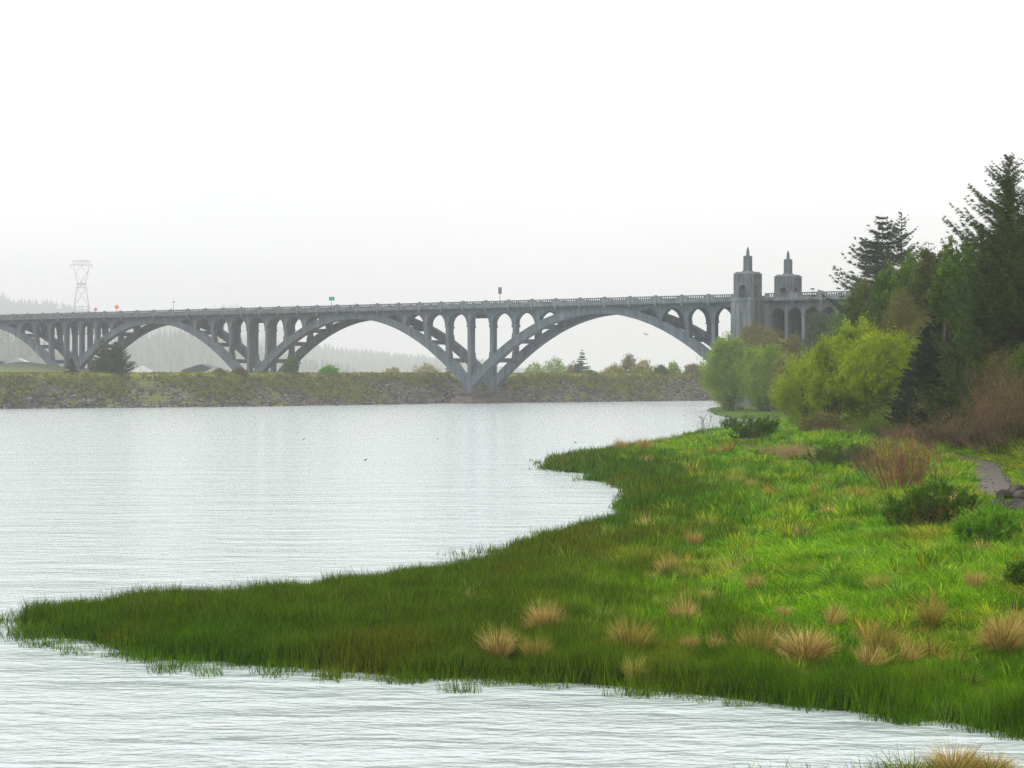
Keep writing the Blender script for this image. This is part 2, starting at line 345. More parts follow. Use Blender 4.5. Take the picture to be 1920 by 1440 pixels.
M['riprap'] = leafmat('riprap_rock', (.035, .033, .034), (.085, .08, .08), (.20, .19, .18), tr=0., rough=.9)
vis = np.where((dk[:, 0] > -170) & (dk[:, 0] < 120))[0]
k = 15000; ii = rng.choice(vis, k); oo = rng.random(k)**1.3*8.6-.3
zz = np.interp(oo, offs, np.where(hh > 0, hh*6.35, hh)); px = dk[ii]+nm[ii]*oo[:, None]+tg[ii]*(rng.random((k, 1))-.5)*2
veg = fbm(px[:, 0]*.10+zz*.2, px[:, 1]*.10, 50)+.42*(zz/6.3-.42); kp = veg < .62
V, Fc, tn = rocks(np.concatenate([px, zz[:, None]], 1)[kp], (.16+.34*rng.random(k)**2.5)[kp])
tag(link('riprap_stones', npmesh('riprap_stones', V, Fc, M['riprap'], tint=tn)), kind='stuff', label='grey riprap stones covering the dike face')

# ------------------------------------------------------------------ plants: builders
def rot_about(d, n): pass
def unit(n, r_):
    v = r_.normal(size=(n, 3)); return v/np.linalg.norm(v, axis=1)[:, None]
def cards(P_, size, r_, elong=1.6, dirs=None, flatten=0.):
    "one small three-cornered leaf per point"
    n = len(P_); u = dirs if dirs is not None else unit(n, r_); w = np.cross(u, unit(n, r_)); w /= np.linalg.norm(w, axis=1)[:, None]+1e-9
    s = np.asarray(size)*(.6+.8*r_.random(n)) if np.ndim(size) == 0 else size
    u = u*(s*elong*.5)[:, None]; w = w*(s*.5)[:, None]
    V = np.stack([P_-u+w*.75, P_-u*.6-w*.95, P_+u*1.1], 1).reshape(-1, 3)
    return V, np.arange(3*n).reshape(n, 3)
def leafcloud(lobes, nclump, per, sig, size, seed, inner=.3, rough=.28, elong=1.6, lowcut=None):
    r_ = np.random.default_rng(seed); lb = np.array(lobes, float); wt = (lb[:, 3]*lb[:, 4]+lb[:, 3]*lb[:, 5]+lb[:, 4]*lb[:, 5]); wt /= wt.sum()
    li = r_.choice(len(lb), nclump, p=wt); d = unit(nclump, r_); rad = np.where(r_.random(nclump) < inner, r_.random(nclump)**.5*.9, .82+.2*r_.random(nclump))
    bump = 1+rough*(2*fbm(d[:, 0]*2.2+li*7, d[:, 1]*2.2+d[:, 2]*1.7+seed, 60)-1)*1.6
    c = lb[li, :3]+d*lb[li, 3:]*(rad*bump)[:, None]
    if lowcut is not None: c = c[c[:, 2] > lowcut]
    n = len(c); ct = r_.random(n)
    p_ = np.repeat(c, per, 0)+r_.normal(size=(n*per, 3))*sig*np.array([1, 1, .8])
    V, Fc = cards(p_, size, r_, elong)
    tn = np.clip(np.repeat(ct, per)*.65+.35*r_.random(n*per), 0, 1)
    return V, Fc, tn
def puffcloud(lobes, npuff, per, seed, size, pr=.24, stretch=1.0, rough=.2, lowcut=.05, elong=1.5, vol=1.3, gap=0., up=0.):
    "crown built of many small puffs of leaves sitting on the lobes, so that it shows clumps, hollows and a ragged edge"
    r_ = np.random.default_rng(seed); lb = np.array(lobes, float); wt = (lb[:, 3]*lb[:, 4]+lb[:, 3]*lb[:, 5]+lb[:, 4]*lb[:, 5]); wt /= wt.sum()
    li = r_.choice(len(lb), npuff, p=wt); d = unit(npuff, r_); rad = np.where(r_.random(npuff) < .22, .35+.4*r_.random(npuff), .80+.32*r_.random(npuff))
    c = lb[li, :3]+d*lb[li, 3:]*rad[:, None]; R0 = pr*np.minimum(lb[li, 3], lb[li, 5])*(.55+.9*r_.random(npuff))
    k = c[:, 2] > lowcut; c, R0, d = c[k], R0[k], d[k]; n = len(c)
    e = unit(n*per, r_).reshape(n, per, 3); q = r_.random((n, per, 1))**(1/vol)
    ax = d*.5+np.array([0, 0, .75]); ax /= np.linalg.norm(ax, axis=1)[:, None]                     # puffs point outward and up
    al = (e*ax[:, None]).sum(-1, keepdims=True); e = e+ax[:, None]*al*stretch
    p_ = (c[:, None]+e*q*R0[:, None, None]).reshape(-1, 3); p_ = p_+r_.normal(size=p_.shape)*size*.5
    dirs = unit(n*per, r_)+np.repeat(ax, per, 0)*up; dirs /= np.linalg.norm(dirs, axis=1)[:, None]
    V, Fc = cards(p_, size, r_, elong, dirs)
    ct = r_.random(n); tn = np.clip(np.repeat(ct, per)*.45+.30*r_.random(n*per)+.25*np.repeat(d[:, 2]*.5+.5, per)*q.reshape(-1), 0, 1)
    return V, Fc, tn
def stems(lobes, seed, n=9, r0=.12, spread=.5, base=(0, 0)):
    r_ = random.Random(seed); mb = MB()
    for i in range(n):
        lb = lobes[r_.randrange(len(lobes))]; a = Vector((base[0]+r_.uniform(-1, 1)*spread, base[1]+r_.uniform(-1, 1)*spread, -.3))
        e = Vector((lb[0]+r_.uniform(-.6, .6)*lb[3], lb[1]+r_.uniform(-.6, .6)*lb[4], lb[2]+r_.uniform(-.2, .8)*lb[5])); mid = a.lerp(e, .5)+Vector((r_.uniform(-.4, .4), r_.uniform(-.4, .4), .3))
        mb.tube(a, mid, r0, r0*.65); mb.tube(mid, e, r0*.65, r0*.15)
        for j in range(3):
            q = mid.lerp(e, r_.random()); mb.tube(q, q+Vector((r_.uniform(-1, 1)*lb[3]*.5, r_.uniform(-1, 1)*lb[4]*.5, r_.uniform(.1, .6)*lb[5])), r0*.35, r0*.08, 4)
    return mb
def bushy(name, loc, lobes, label, cat, mat, nclump, per=10, sig=.22, size=.13, seed=1, group=None, parts=('foliage', 'stem'), rz=0, r0=.1, nst=9, inner=.3, rough=.28, elong=1.6, spread=.5, puff=None):
    e = empty(name, loc, label, cat, group, rz)
    if puff: V, Fc, tn = puffcloud(lobes, seed=seed, size=size, elong=elong, **puff)
    else: V, Fc, tn = leafcloud(lobes, nclump, per, sig, size, seed, inner, rough, elong, lowcut=.05)
    link(parts[0], npmesh(parts[0], V, Fc, mat, tint=tn), e)
    stems(lobes, seed, nst, r0, spread).build(parts[1], M['bark'], e)
    return e
def conifer(name, loc, h, r, label, mat, seed=1, levels=30, per=6, sparse=0., up=.15, droop=.35, twig=.38, bare=.08, group=None, tip_up=.4, lean=0, cat='tree', nc=3, rz=0, irregular=.25, w=.06, base=.0):
    r_ = np.random.default_rng(seed); e = empty(name, loc, label, cat, group, rz); A = []; Dr = []; tnt = []; br = MB()
    br.tube((0, 0, -.5), (0, 0, h*.55), max(.06, h*.018), h*.009, 6); br.tube((0, 0, h*.55), (0, 0, h), h*.009, .01, 5)
    for l in range(levels):
        t_ = bare+(1-bare)*(l+.5*r_.random())/levels
        for b_ in range(per):
            if r_.random() < sparse: continue
            az = r_.random()*6.283; Lb = r*((1-t_)**.8*.97+.03)*(1-irregular+2*irregular*r_.random())
            if Lb < .05: continue
            m_ = max(4, int(Lb/twig*2.4)); s_ = (np.arange(m_)+r_.random(m_))/m_
            z_ = t_*h+up*Lb*s_-droop*Lb*s_**2*1.2+tip_up*Lb*s_**4
            hd = np.array([math.cos(az), math.sin(az)]); sd = np.array([-hd[1], hd[0]]); wv = (r_.random()-.5)*.3*Lb
            c = np.stack([hd[0]*Lb*s_+sd[0]*wv*s_**2, hd[1]*Lb*s_+sd[1]*wv*s_**2, z_], -1)
            br.tube((0, 0, t_*h), tuple(c[m_//2]), .012+.006*Lb, .01, 3); br.tube(tuple(c[m_//2]), tuple(c[-1]), .01, .005, 3)
            for sgn in (-1, 1):
                for q in range(nc):
                    ln = twig*(1.15-.75*s_)*(.6+.7*r_.random(m_))*min(1.5, max(.4, Lb/1.5))
                    dv = np.stack([hd[0]*.75+sd[0]*sgn*.8+0*s_, hd[1]*.75+sd[1]*sgn*.8+0*s_, .18-.5*r_.random(m_)+tip_up*s_**2*.8], -1)+r_.normal(size=(m_, 3))*.25
                    dv /= np.linalg.norm(dv, axis=1)[:, None]
                    A.append(c+dv*ln[:, None]*.5+r_.normal(size=(m_, 3))*.03); Dr.append(np.concatenate([dv, ln[:, None]], 1)); tnt.append(np.clip(r_.random(m_)*.6+.4*r_.random(), 0, 1))
    A = np.concatenate(A); Dr = np.concatenate(Dr); n = len(A); u = Dr[:, :3]; ww = np.cross(u, unit(n, r_)); ww /= np.linalg.norm(ww, axis=1)[:, None]+1e-9
    u = u*(Dr[:, 3:]*.5); ww = ww*w*(.7+.6*r_.random((n, 1)))
    V = np.stack([A-u+ww*.9, A-u*.8-ww*.9, A+u], 1).reshape(-1, 3)
    link('crown', npmesh('crown', V, np.arange(3*n).reshape(n, 3), mat, tint=np.concatenate(tnt)), e)
    br.build('trunk', M['bark'], e)
    return e
def twiggy(name, loc, w, h, n, label, mat, seed=1, cat='shrub', lean=.5, r0=.012, sub=4, group=None, depth=None, buds=0, budmat=None, part='stem'):
    "bare upright stems that fork"
    r_ = random.Random(seed); mb = MB(); tips = []
    for i in range(n):
        a = r_.random()*6.283; q = r_.random()**.5; b0 = Vector((math.cos(a)*q*w*.35, math.sin(a)*q*(depth or w)*.35, -.1))
        H = h*(.6+.4*r_.random())*(1-.3*q*q); d = Vector((math.cos(a)*q*lean*w*.6+r_.uniform(-.1, .1)*h, math.sin(a)*q*lean*w*.6+r_.uniform(-.1, .1)*h, H))
        m1 = b0+d*.5+Vector((r_.uniform(-.05, .05)*h, r_.uniform(-.05, .05)*h, 0)); t1 = b0+d
        mb.tube(b0, m1, r0, r0*.7, 3); mb.tube(m1, t1, r0*.7, r0*.25, 3)
        for j in range(sub):
            s = .35+.6*r_.random(); p0 = b0.lerp(t1, s) if s > .5 else b0.lerp(m1, s*2); e_ = p0+Vector((r_.uniform(-.22, .22)*h, r_.uniform(-.22, .22)*h, r_.uniform(.1, .35)*h)); mb.tube(p0, e_, r0*.5, r0*.2, 3); tips.append(e_); tips.append(p0.lerp(e_, .5))
    e = empty(name, loc, label, cat, group); mb.build(part, mat, e)
    if buds:
        rr = np.random.default_rng(seed); tp = np.array([t_[:] for t_ in tips]); pp = np.repeat(tp, buds, 0)+rr.normal(size=(len(tp)*buds, 3))*.06*h
        V, Fc = cards(pp, .04*h if h < 1.6 else .055, rr); link('foliage', npmesh('foliage', V, Fc, budmat, tint=rr.random(len(pp))), e)
    return e
M['spruce'] = leafmat('spruce_needles', (.022, .05, .012), (.07, .12, .025), (.15, .20, .045), .25)
M['spruce_dark'] = leafmat('dark_needles', (.010, .024, .012), (.022, .044, .018), (.045, .075, .025), .15)
M['spruce_far'] = leafmat('blue_green_needles', (.03, .055, .03), (.06, .10, .045), (.10, .15, .06), .2)
M['pine'] = leafmat('pine_needles', (.02, .055, .005), (.09, .18, .010), (.24, .37, .02), .28)
M['pine_o'] = leafmat('olive_pine_needles', (.03, .045, .008), (.10, .13, .02), (.22, .24, .04), .25)
M['dikeg'] = leafmat('dike_grass_blades', (.09, .12, .010), (.21, .25, .02), (.40, .37, .06), .3)
M['willow'] = leafmat('willow_leaves', (.13, .18, .003), (.31, .42, .005), (.60, .66, .012), .4)
M['willow_g'] = leafmat('green_willow_leaves', (.12, .19, .012), (.25, .38, .02), (.38, .50, .04), .45)
M['olive'] = leafmat('olive_buds', (.10, .09, .03), (.19, .18, .045), (.28, .25, .06), .3)
M['brown'] = leafmat('brown_twigs_and_buds', (.05, .038, .012), (.12, .085, .028), (.26, .17, .06), .2)
M['scrubg'] = leafmat('yellow_green_scrub', (.15, .15, .015), (.30, .29, .03), (.46, .36, .07), .35)
M['bushg'] = leafmat('dark_green_leaves', (.035, .08, .006), (.08, .17, .01), (.17, .28, .02), .35)
M['bushl'] = leafmat('fresh_green_leaves', (.07, .19, .012), (.16, .36, .02), (.28, .48, .03), .4)
M['straw'] = leafmat('dry_straw', (.17, .11, .025), (.50, .37, .09), (.88, .70, .26), .3)
M['straw_g'] = leafmat('half_green_straw', (.10, .15, .012), (.32, .27, .04), (.66, .48, .13), .3)
M['straw_y'] = leafmat('yellow_green_straw', (.20, .27, .02), (.42, .42, .07), (.64, .54, .16), .3)
M['stick'] = matte('orange_brown_stems', [(.3, (.09, .045, .022)), (.55, (.24, .12, .05)), (.8, (.50, .32, .15))], 2., .8)
M['stick_d'] = matte('dark_brown_stems', [(.3, (.06, .045, .035)), (.7, (.17, .12, .08))], 2., .8)
M['stick_p'] = matte('pinkish_twigs', [(.3, (.05, .035, .018)), (.7, (.22, .14, .07))], 2., .8)
M['stick_r'] = matte('reddish_reed_stems', [(.3, (.22, .11, .06)), (.7, (.50, .30, .18))], 2., .8)
exec_veg = True

# ------------------------------------------------------------------ the bridge
BAY = 6.37; AL = math.atan2(3800, 4535); PN = 10.93*BAY; X1 = 9.88*BAY      # X1: pier standing in the water
bridge = empty('arch_bridge', (38.2, 395, 0), 'long grey concrete bridge of open-spandrel arches with twin pylons crossing the river', 'bridge', rz=math.pi-AL)
bridge.rotation_euler = (0, -R(.135), math.pi-AL)
CB = PN/11                                    # column spacing
z_i = lambda s: 18.6-.0134*s*s
z_e = lambda s: 20.1-.0125*s*s
W0, W1, W2, W3 = 1.0, 2.5, 8.6, 10.1          # near rib from W0 to W1, far rib from W2 to W3, measured away from the viewer
def yy(w): return -w
def rib(cx, w0, w1):
    mb = MB(); s = np.linspace(-PN/2, PN/2, 49)
    mb.strip([(cx+a, z_i(a)) for a in s], [(cx+a, z_e(a)) for a in s], -w1, -w0)
    # raised edge moulding along the outer top of the rib
    mb.strip([(cx+a, z_e(a)-.28) for a in s], [(cx+a, z_e(a)+.05) for a in s], -w1-.08, -w1-.002) if w0 > 5 else mb.strip([(cx+a, z_e(a)-.28) for a in s], [(cx+a, z_e(a)+.05) for a in s], -w0+.002, -w0+.08)
    return mb
def bay_mesh(bi, cw=1.0):
    "arcade wall of one bay with its round-headed opening, from x=0 to x=CB, column centre lines at both ends"
    mb = MB(); r = (CB-cw)/2; zc = 16.75; n = 14; lo = []; hi = []
    for i in range(n+1):
        a = math.pi-math.pi*i/n; lo.append((CB/2+r*math.cos(a), zc+r*math.sin(a))); hi.append((CB/2+r*math.cos(a), 20.12))
    s0 = -PN/2+bi*CB; clip = lambda q: (q[0], min(20.1, max(q[1], z_e(s0+q[0])-.5)))
    lo = [clip(q) for q in lo]
    mb.strip(lo, hi, 0, 1.1)
    lo = [clip((CB/2+r*math.cos(math.pi-math.pi*j/n), zc+r*math.sin(math.pi-math.pi*j/n))) for j in range(n+1)]
    hi = [(q[0], max(q[1], zc+(r+.28)*math.sin(math.pi-math.pi*j/n))) if abs(q[0]-CB/2) < r*.99 else (CB/2+(q[0]-CB/2)*(r+.2)/r, q[1]+.05) for j, q in enumerate(lo)]; hi = [(q[0], min(20.11, q[1]+.12)) for q in hi]
    mb.strip(lo, hi, 1.1, 1.18); mb.strip(lo, hi, -.08, 0)                     # archivolt
    return mb.mesh('spandrel_arch', M['concrete'])
bayM = [bay_mesh(i) for i in range(11)]
def column(x, w0, s, sides=2):
    "column with fluted shaft, capital band and foot, standing on the rib"
    zb = z_e(s)-.6 if abs(s) < PN/2-1 else 4.2
    if zb > 19.2: return
    mb = MB(); y0, y1 = -w0-1.3, -w0-.05
    mb.box(x-.44, x+.44, y0+.06, y1-.06, zb, 20.12)
    for dx in (-.42, -.13, .16):                                                # flutes between proud strips
        mb.box(x+dx, x+dx+.26 if dx < .1 else x+.42, y0, y1, min(zb+.0, 16.2), 16.3) if zb < 16 else None
    if zb < 15.6: mb.box(x-.62, x+.62, y0-.1, y1+.1, 16.3, 16.62); mb.box(x-.5, x+.5, y0-.02, y1+.02, 16.62, 20.12)
    else: mb.box(x-.5, x+.5, y0-.02, y1+.02, zb, 20.12)
    if zb < 14: mb.box(x-.66, x+.66, y0-.1, y1+.1, zb, zb+1.5, .12, .06)
    mb.build('spandrel_column', M['concrete'], bridge)
NARCH = 6
for a in range(NARCH):
    cx = X1+PN*(a-.5)
    for w0, w1 in ((W0, W1), (W2, W3)):
        rib(cx, w0, w1).build('arch_rib', M['concrete'], bridge)
    for i in range(11):                                                          # columns run from pier to pier
        for w0 in (W0, W2):
            s = -PN/2+i*CB; column(cx+s, w0+.1, s)
            far_pier_bay = (w0 == W2 and i == 0)
            if far_pier_bay: MB().box(cx+s+.5, cx+s+CB-.5, -w0-1.2, -w0-.1, 18.4, 20.12).build('floor_beam', M['concrete'], bridge)
            else:
                o = link('spandrel_arch', bayM[i], bridge); o.location = (cx+s, -w0-1.2, 0)
        s = -PN/2+i*CB
        if abs(s) < PN/2-1 and z_e(s) < 18.2:
            zt = z_e(s)-.35; MB().box(cx+s-.45, cx+s+.45, -W2-.2, -W1+.2, zt-.95, zt).build('cross_strut', M['concrete'], bridge)
        MB().box(cx+s-.3, cx+s+.3, -W2, -W1, 19.2, 20.12).build('floor_beam', M['concrete'], bridge)
    # crown: solid spandrel between rib and deck, with a pilaster strip
    for w0 in (W0, W2):
        MB().box(cx-3.4, cx+3.4, -w0-1.28, -w0-.03, 19.2, 20.12).build('crown_wall', M['concrete'], bridge)
for a in range(NARCH):                                                           # piers
    x = X1+PN*(a-1)
    if a == 0: continue
    mb = MB(); mb.box(x-2.6, x+2.6, -12, .8, -2.1, 2.5, .25, .25); mb.box(x-3.1, x+3.1, -12.5, 1.3, -2.1, 1.0, .1, .1); mb.box(x-2.8, x+2.8, -12.2, 1.0, 2.0, 2.25)
    mb.build('pier_base', M['pier'] if a == 1 else M['concrete'], bridge)
    for w0, w1 in ((W0, W1), (W2, W3)): MB().box(x-1.5, x+1.5, -w1-.1, -w0+.1, 2.4, 5.0, .9, .05).build('pier_block', M['concrete'], bridge)
XL = X1+PN*(NARCH-1); XR = -14*BAY
# deck
mb = MB(); mb.box(XR, XL, -10.9, -.15, 20.15, 20.7); mb.build('deck_slab', M['concrete'], bridge)
for w_ in (0.0, 11.05):
    mb = MB(); sg = -1 if w_ < 5 else 1
    y0, y1 = sorted((-w_, -w_+sg*.5)); mb.box(XR, XL, y0, y1, 20.32, 20.82); y0, y1 = sorted((-w_+sg*.12, -w_+sg*.5)); mb.box(XR, XL, y0, y1, 20.16, 20.31)
    mb.build('deck_cornice', M['concrete_pale'], bridge)
MB().box(XR, XL, -9.3, -1.75, 20.704, 20.76).build('roadway', M['asphalt'], bridge)
for y0, y1 in ((-1.74, -.52), (-10.53, -9.31)): MB().box(XR, XL, y0, y1, 20.704, 20.9).build('sidewalk', M['concrete_pale'], bridge)
def panel_mesh(L_=BAY-.5):
    mb = MB(); t0, t1 = -.13, .13; n = 8; x0 = L_*.15; x1 = L_*.85; st = (x1-x0)/n
    mb.box(0, L_, t0-.05, t1+.05, 21.58, 21.74); mb.box(0, L_, t0, t1, 20.82, 20.98)
    mb.box(0, x0, t0, t1, 20.98, 21.58); mb.box(x1, L_, t0, t1, 20.98, 21.58); mb.box(x0, x1, t0+.02, t1-.02, 21.14, 21.22)
    for i in range(n+1):
        c = x0+i*st; hw = .06 if 0 < i < n else .07
        mb.box(c-hw, c+hw, t0+.03, t1-.03, 20.98, 21.14); mb.box(c-hw, c+hw, t0+.03, t1-.03, 21.22, 21.58)
        if i < n: mb.extr([(c+hw, 21.58), (c+hw, 21.46), (c+hw+.1, 21.58)], t0+.035, t1-.035); mb.extr([(c+st-hw, 21.58), (c+st-hw-.1, 21.58), (c+st-hw, 21.46)], t0+.035, t1-.035)
    return mb.mesh('railing_panel', M['concrete_pale'])
def post_mesh():
    mb = MB(); mb.box(-.25, .25, -.22, .22, 20.82, 21.84); mb.box(-.3, .3, -.27, .27, 21.84, 21.93, .05, .05); mb.box(-.3, .3, -.3, .25, 20.3, 20.86)
    mb.box(-.2, .2, -.22, .2, 19.75, 20.3); return mb.mesh('railing_post', M['concrete_pale'])
panM = panel_mesh(); pstM = post_mesh()
n0, n1 = -12, int(XL/BAY)
for w_ in (.16, 10.89):
    for n in range(n0, n1):
        if w_ < 5 and n == -2 or w_ > 5 and n == -2: continue
        o = link('railing_panel', panM, bridge); o.location = (n*BAY+.25, -w_, 0)
        o = link('railing_post', pstM, bridge); o.location = (n*BAY, -w_, 0); o.rotation_euler[2] = math.pi if w_ < 5 else 0
# pylons: square shafts with proud corner strips, stepped top, lantern and finial
def pylon(xc, wc):
    h_ = 1.95; e = bpy.data.objects.new('pylon', None); C.objects.link(e); e.parent = bridge; e.location = (xc, -wc, 0)
    mb = MB(); hb = h_+.0
    # body above the deck: four corner piers, walls with openings, solid upper part
    for sx in (-1, 1):
        for sy in (-1, 1):
            x0, x1 = sorted((sx*h_, sx*(h_-1.15))); y0, y1 = sorted((sy*h_, sy*(h_-1.15))); mb.box(x0, x1, y0, y1, 20.9, 25.3)
    mb.box(-h_+.12, h_-.12, -h_+.12, h_-.12, 23.3, 25.34)
    for k_ in range(4):                                                            # arched heads of the openings
        for s in (-1, 1):
            r = h_-1.15; lo = [(r*math.cos(math.pi-math.pi*i/10), 22.5+r*math.sin(math.pi-math.pi*i/10)) for i in range(11)]; hi = [(q[0], 23.31) for q in lo]
            m2 = MB(); m2.strip(lo, hi, h_-.5, h_-.12)
            mb.add([(v[0]*math.cos(k_*math.pi/2)-v[1]*math.sin(k_*math.pi/2), v[0]*math.sin(k_*math.pi/2)+v[1]*math.cos(k_*math.pi/2), v[2]) for v in m2.v], m2.f) if s > 0 else None
    for k_ in range(4):                                                            # vertical fluting strips on each face
        m2 = MB()
        for x_ in (-1.82, -1.5, -1.18, 1.02, 1.34, 1.66): m2.box(x_, x_+.16, h_+.001, h_+.07, 20.9, 25.1)
        for x_ in (-.72, -.36, .0-.08, .2, .56): m2.box(x_, x_+.16, h_-.12, h_-.03, 23.75, 25.1)
        ca, sa = math.cos(k_*math.pi/2), math.sin(k_*math.pi/2)
        mb.add([(v[0]*ca-v[1]*sa, v[0]*sa+v[1]*ca, v[2]) for v in m2.v], m2.f)
    mb.box(-h_-.06, h_+.06, -h_-.06, h_+.06, 25.35, 25.55, .1, .1); mb.box(-h_+.2, h_-.2, -h_+.2, h_-.2, 25.55, 25.8, .15, .15)
    link('pylon_body', mb.mesh('pylon_body', M['concrete_pale']), e)
    mb = MB(); mb.box(-.82, .82, -.82, .82, 25.8, 26.05, .08, .08); mb.box(-.58, .58, -.58, .58, 26.05, 28.7)
    for k_ in range(4):
        m2 = MB()
        for x_ in (-.55, -.25, .03, .33): m2.box(x_, x_+.2, .581, .66, 26.05, 28.55)
        ca, sa = math.cos(k_*math.pi/2), math.sin(k_*math.pi/2); mb.add([(v[0]*ca-v[1]*sa, v[0]*sa+v[1]*ca, v[2]) for v in m2.v], m2.f)
    mb.box(-.66, .66, -.66, .66, 28.7, 28.88, .1, .1)
    link('lantern', mb.mesh('lantern', M['concrete_pale']), e)
    mb = MB(); mb.prism(0, 0, .34, .32, 28.88, 29.5, 8); mb.prism(0, 0, .32, .24, 29.5, 30.1, 8); mb.prism(0, 0, .24, .05, 30.1, 30.6, 8)
    link('finial', mb.mesh('finial', M['concrete_pale']), e)
    # shaft below the deck, a little wider, with stepped buttress strips
    mb = MB(); g = h_+.28; mb.box(-g, g, -g, g, -.5, 20.15); mb.box(-g-.1, g+.1, -g-.1, g+.1, 20.16, 20.9)
    for k_ in range(4):
        m2 = MB(); m2.box(-g, -g+.9, g+.001, g+.16, -.5, 20.1); m2.box(g-.9, g, g+.001, g+.16, -.5, 20.1); m2.box(-.35, -.1, g+.001, g+.1, 3, 18.2); m2.box(.1, .35, g+.001, g+.1, 3, 18.2)
        ca, sa = math.cos(k_*math.pi/2), math.sin(k_*math.pi/2); mb.add([(v[0]*ca-v[1]*sa, v[0]*sa+v[1]*ca, v[2]) for v in m2.v], m2.f)
    link('pylon_shaft', mb.mesh('pylon_shaft', M['concrete_pale']), e)
pylon(-1.6*BAY, -1.6); pylon(-1.6*BAY, 12.7)
MB().box(-2.15*BAY, -1.2*BAY, -10.2, -.6, -.5, 20.1).build('abutment', M['concrete'], bridge)
# approach arcade behind the pylons
xa = [-(2.12+.58*i)*BAY for i in range(13)]
wA = 3.7
for w0 in (W0, W2):
    for x_ in xa:
        MB().box(x_-.32, x_+.32, -w0-1.2, -w0, 1, 20.1).build('approach_column', M['concrete_pale'], bridge)
        MB().box(x_-.42, x_+.42, -w0-1.28, -w0+.08, 16.9, 17.15).build('capital', M['concrete_pale'], bridge)
lo = []; r = (.58*BAY-.64)/2
mb = MB(); lo = [(.58*BAY/2+r*math.cos(math.pi-math.pi*i/12), 17.2+1.15*r*math.sin(math.pi-math.pi*i/12)) for i in range(13)]
mb.strip(lo, [(q[0], 20.12) for q in lo], 0, 1.1); apM = mb.mesh('approach_arch', M['concrete'])
for w0 in (W0, W2):
    for x_ in xa[1:]:
        o = link('approach_arch', apM, bridge); o.location = (x_, -w0-1.15, 0)
MB().box(xa[0]-.3, -1.5*BAY, -2.2, -1.05, 1, 20.1).build('approach_wall', M['concrete'], bridge)
MB().box(xa[6], xa[0], -10.3, -9.9, 1, 20.1).build('added_rear_wall', M['concrete'], bridge)  # solid wall added behind the first arches so the openings look dark inside
for x_ in xa[:5]: MB().box(x_-.25, x_+.25, -8.6, -2.2, 4, 20.1).build('cross_wall', M['concrete'], bridge)

# ------------------------------------------------------------------ signs on the deck
def on_deck(n, w): 
    x = n*BAY; v = bridge_matrix @ Vector((x, -w, 20.9)); return v
bridge_matrix = Matrix.Translation(bridge.location) @ bridge.rotation_euler.to_matrix().to_4x4()
def sign(name, n, w, zc, sx, sz, mat, label, diamond=False, rz=None):
    b0 = on_deck(n, w); e = empty(name, b0, label, 'sign', rz=rz if rz is not None else R(18))
    MB().box(-.05, .05, -.05, .05, 0, zc+sz*.3).build('post', M['steel'], e)
    mb = MB()
    if diamond: mb.extr([(0, zc-sz), (sx, zc), (0, zc+sz), (-sx, zc)], -.1, -.055)
    else: mb.box(-sx, sx, -.1, -.055, zc-sz, zc+sz)
    mb.build('panel', mat, e); return e
sign('road_sign', 16.35, .7, 2.4, .66, .42, M['green'], 'small green rectangular sign standing above the bridge railing')
s_ = sign('road_sign', 8.45, .7, 3.0, .38, .72, M['signback'], 'grey upright box sign on a thin post above the bridge railing')
s_ = sign('warning_sign', 28.35, .7, 1.95, .62, .68, M['orange'], 'bright orange diamond sign above the railing beside the power pylon', True)
s_ = sign('warning_sign', 31.55, 10.2, 2.0, .55, .6, M['pink'], 'faded orange diamond sign above the railing left of the power pylon', True)
e = empty('street_lamp', on_deck(26.7, 10.3), 'thin pale lamp post above the bridge railing right of the orange sign', 'lamp post')
MB().tube((0, 0, 0), (0, 0, 3.2), .08, .05).build('post', M['steel'], e); MB().box(-.45, .45, -.12, .12, 3.2, 3.4, .1, .04).build('lamp_head', M['steel'], e)

# ------------------------------------------------------------------ far land, hills and what stands there
def far_z(X, Y):
    # distance behind the dike crest line
    d = sdist(X, Y, [(q[0], q[1]) for q in (dk+nm*14)[::8]]+[(8100, 1200), (8100, 8180), (-8180, 8180), (-8180, 96)])
    z = np.where(d > 0, 3.6+.4*(fbm(X*.01, Y*.01, 70)-.5), -1.0)
    th = (X/np.maximum(Y, 1))*F+960                                               # bearing
    # near left rise, then wooded hills
    z = z+6.0*np.exp(-((X+125)/28)**2-((Y-520)/60)**2)
    z = z+np.where(Y > 600, 1, 0)*0
    Q = 1.95; g = lambda px_, D, sx, sy, h: Q*h*np.exp(-((X-(px_-960)/F*D*Q)/sx/Q)**2-((Y-D*Q)/sy/Q)**2)
    hs_ = [g(-90, 950, 42, 90, 25), g(28, 1050, 21, 80, 18), g(145, 1600, 75, 140, 17), g(330, 1450, 80, 150, 29), g(470, 2100, 80, 160, 30), g(180, 3000, 330, 200, 82), g(430, 3700, 150, 220, 132), g(-500, 2400, 600, 400, 120)]
    return z+np.maximum.reduce(hs_)*(1+.25*(fbm(X*.012, Y*.012, 75)-.5)), d
def zf_far(X, Y):
    z, d = far_z(X, Y); n = fbm(X*.02, Y*.02, 77)[..., None]
    c = np.array([.17, .21, .06])*(1-n)+np.array([.09, .12, .05])*n
    k = sstep((z-6)/4)[..., None]; c = c*(1-k)+np.array([.045, .07, .04])*k
    return z, c
tag(gridmesh('hills', np.concatenate([np.arange(-8180, -2600, 180), np.arange(-2600, 300, 25), np.arange(300, 8180, 220)]), np.concatenate([np.arange(110, 700, 9), np.arange(700, 2200, 15), np.arange(2200, 8190, 50)]), zf_far, M['farland'], lambda x, y, z: z > -.5), kind='structure', label='flat land and misty wooded hills beyond the dike')
def fz(x, y): return float(far_z(np.array([x]), np.array([y]))[0][0])
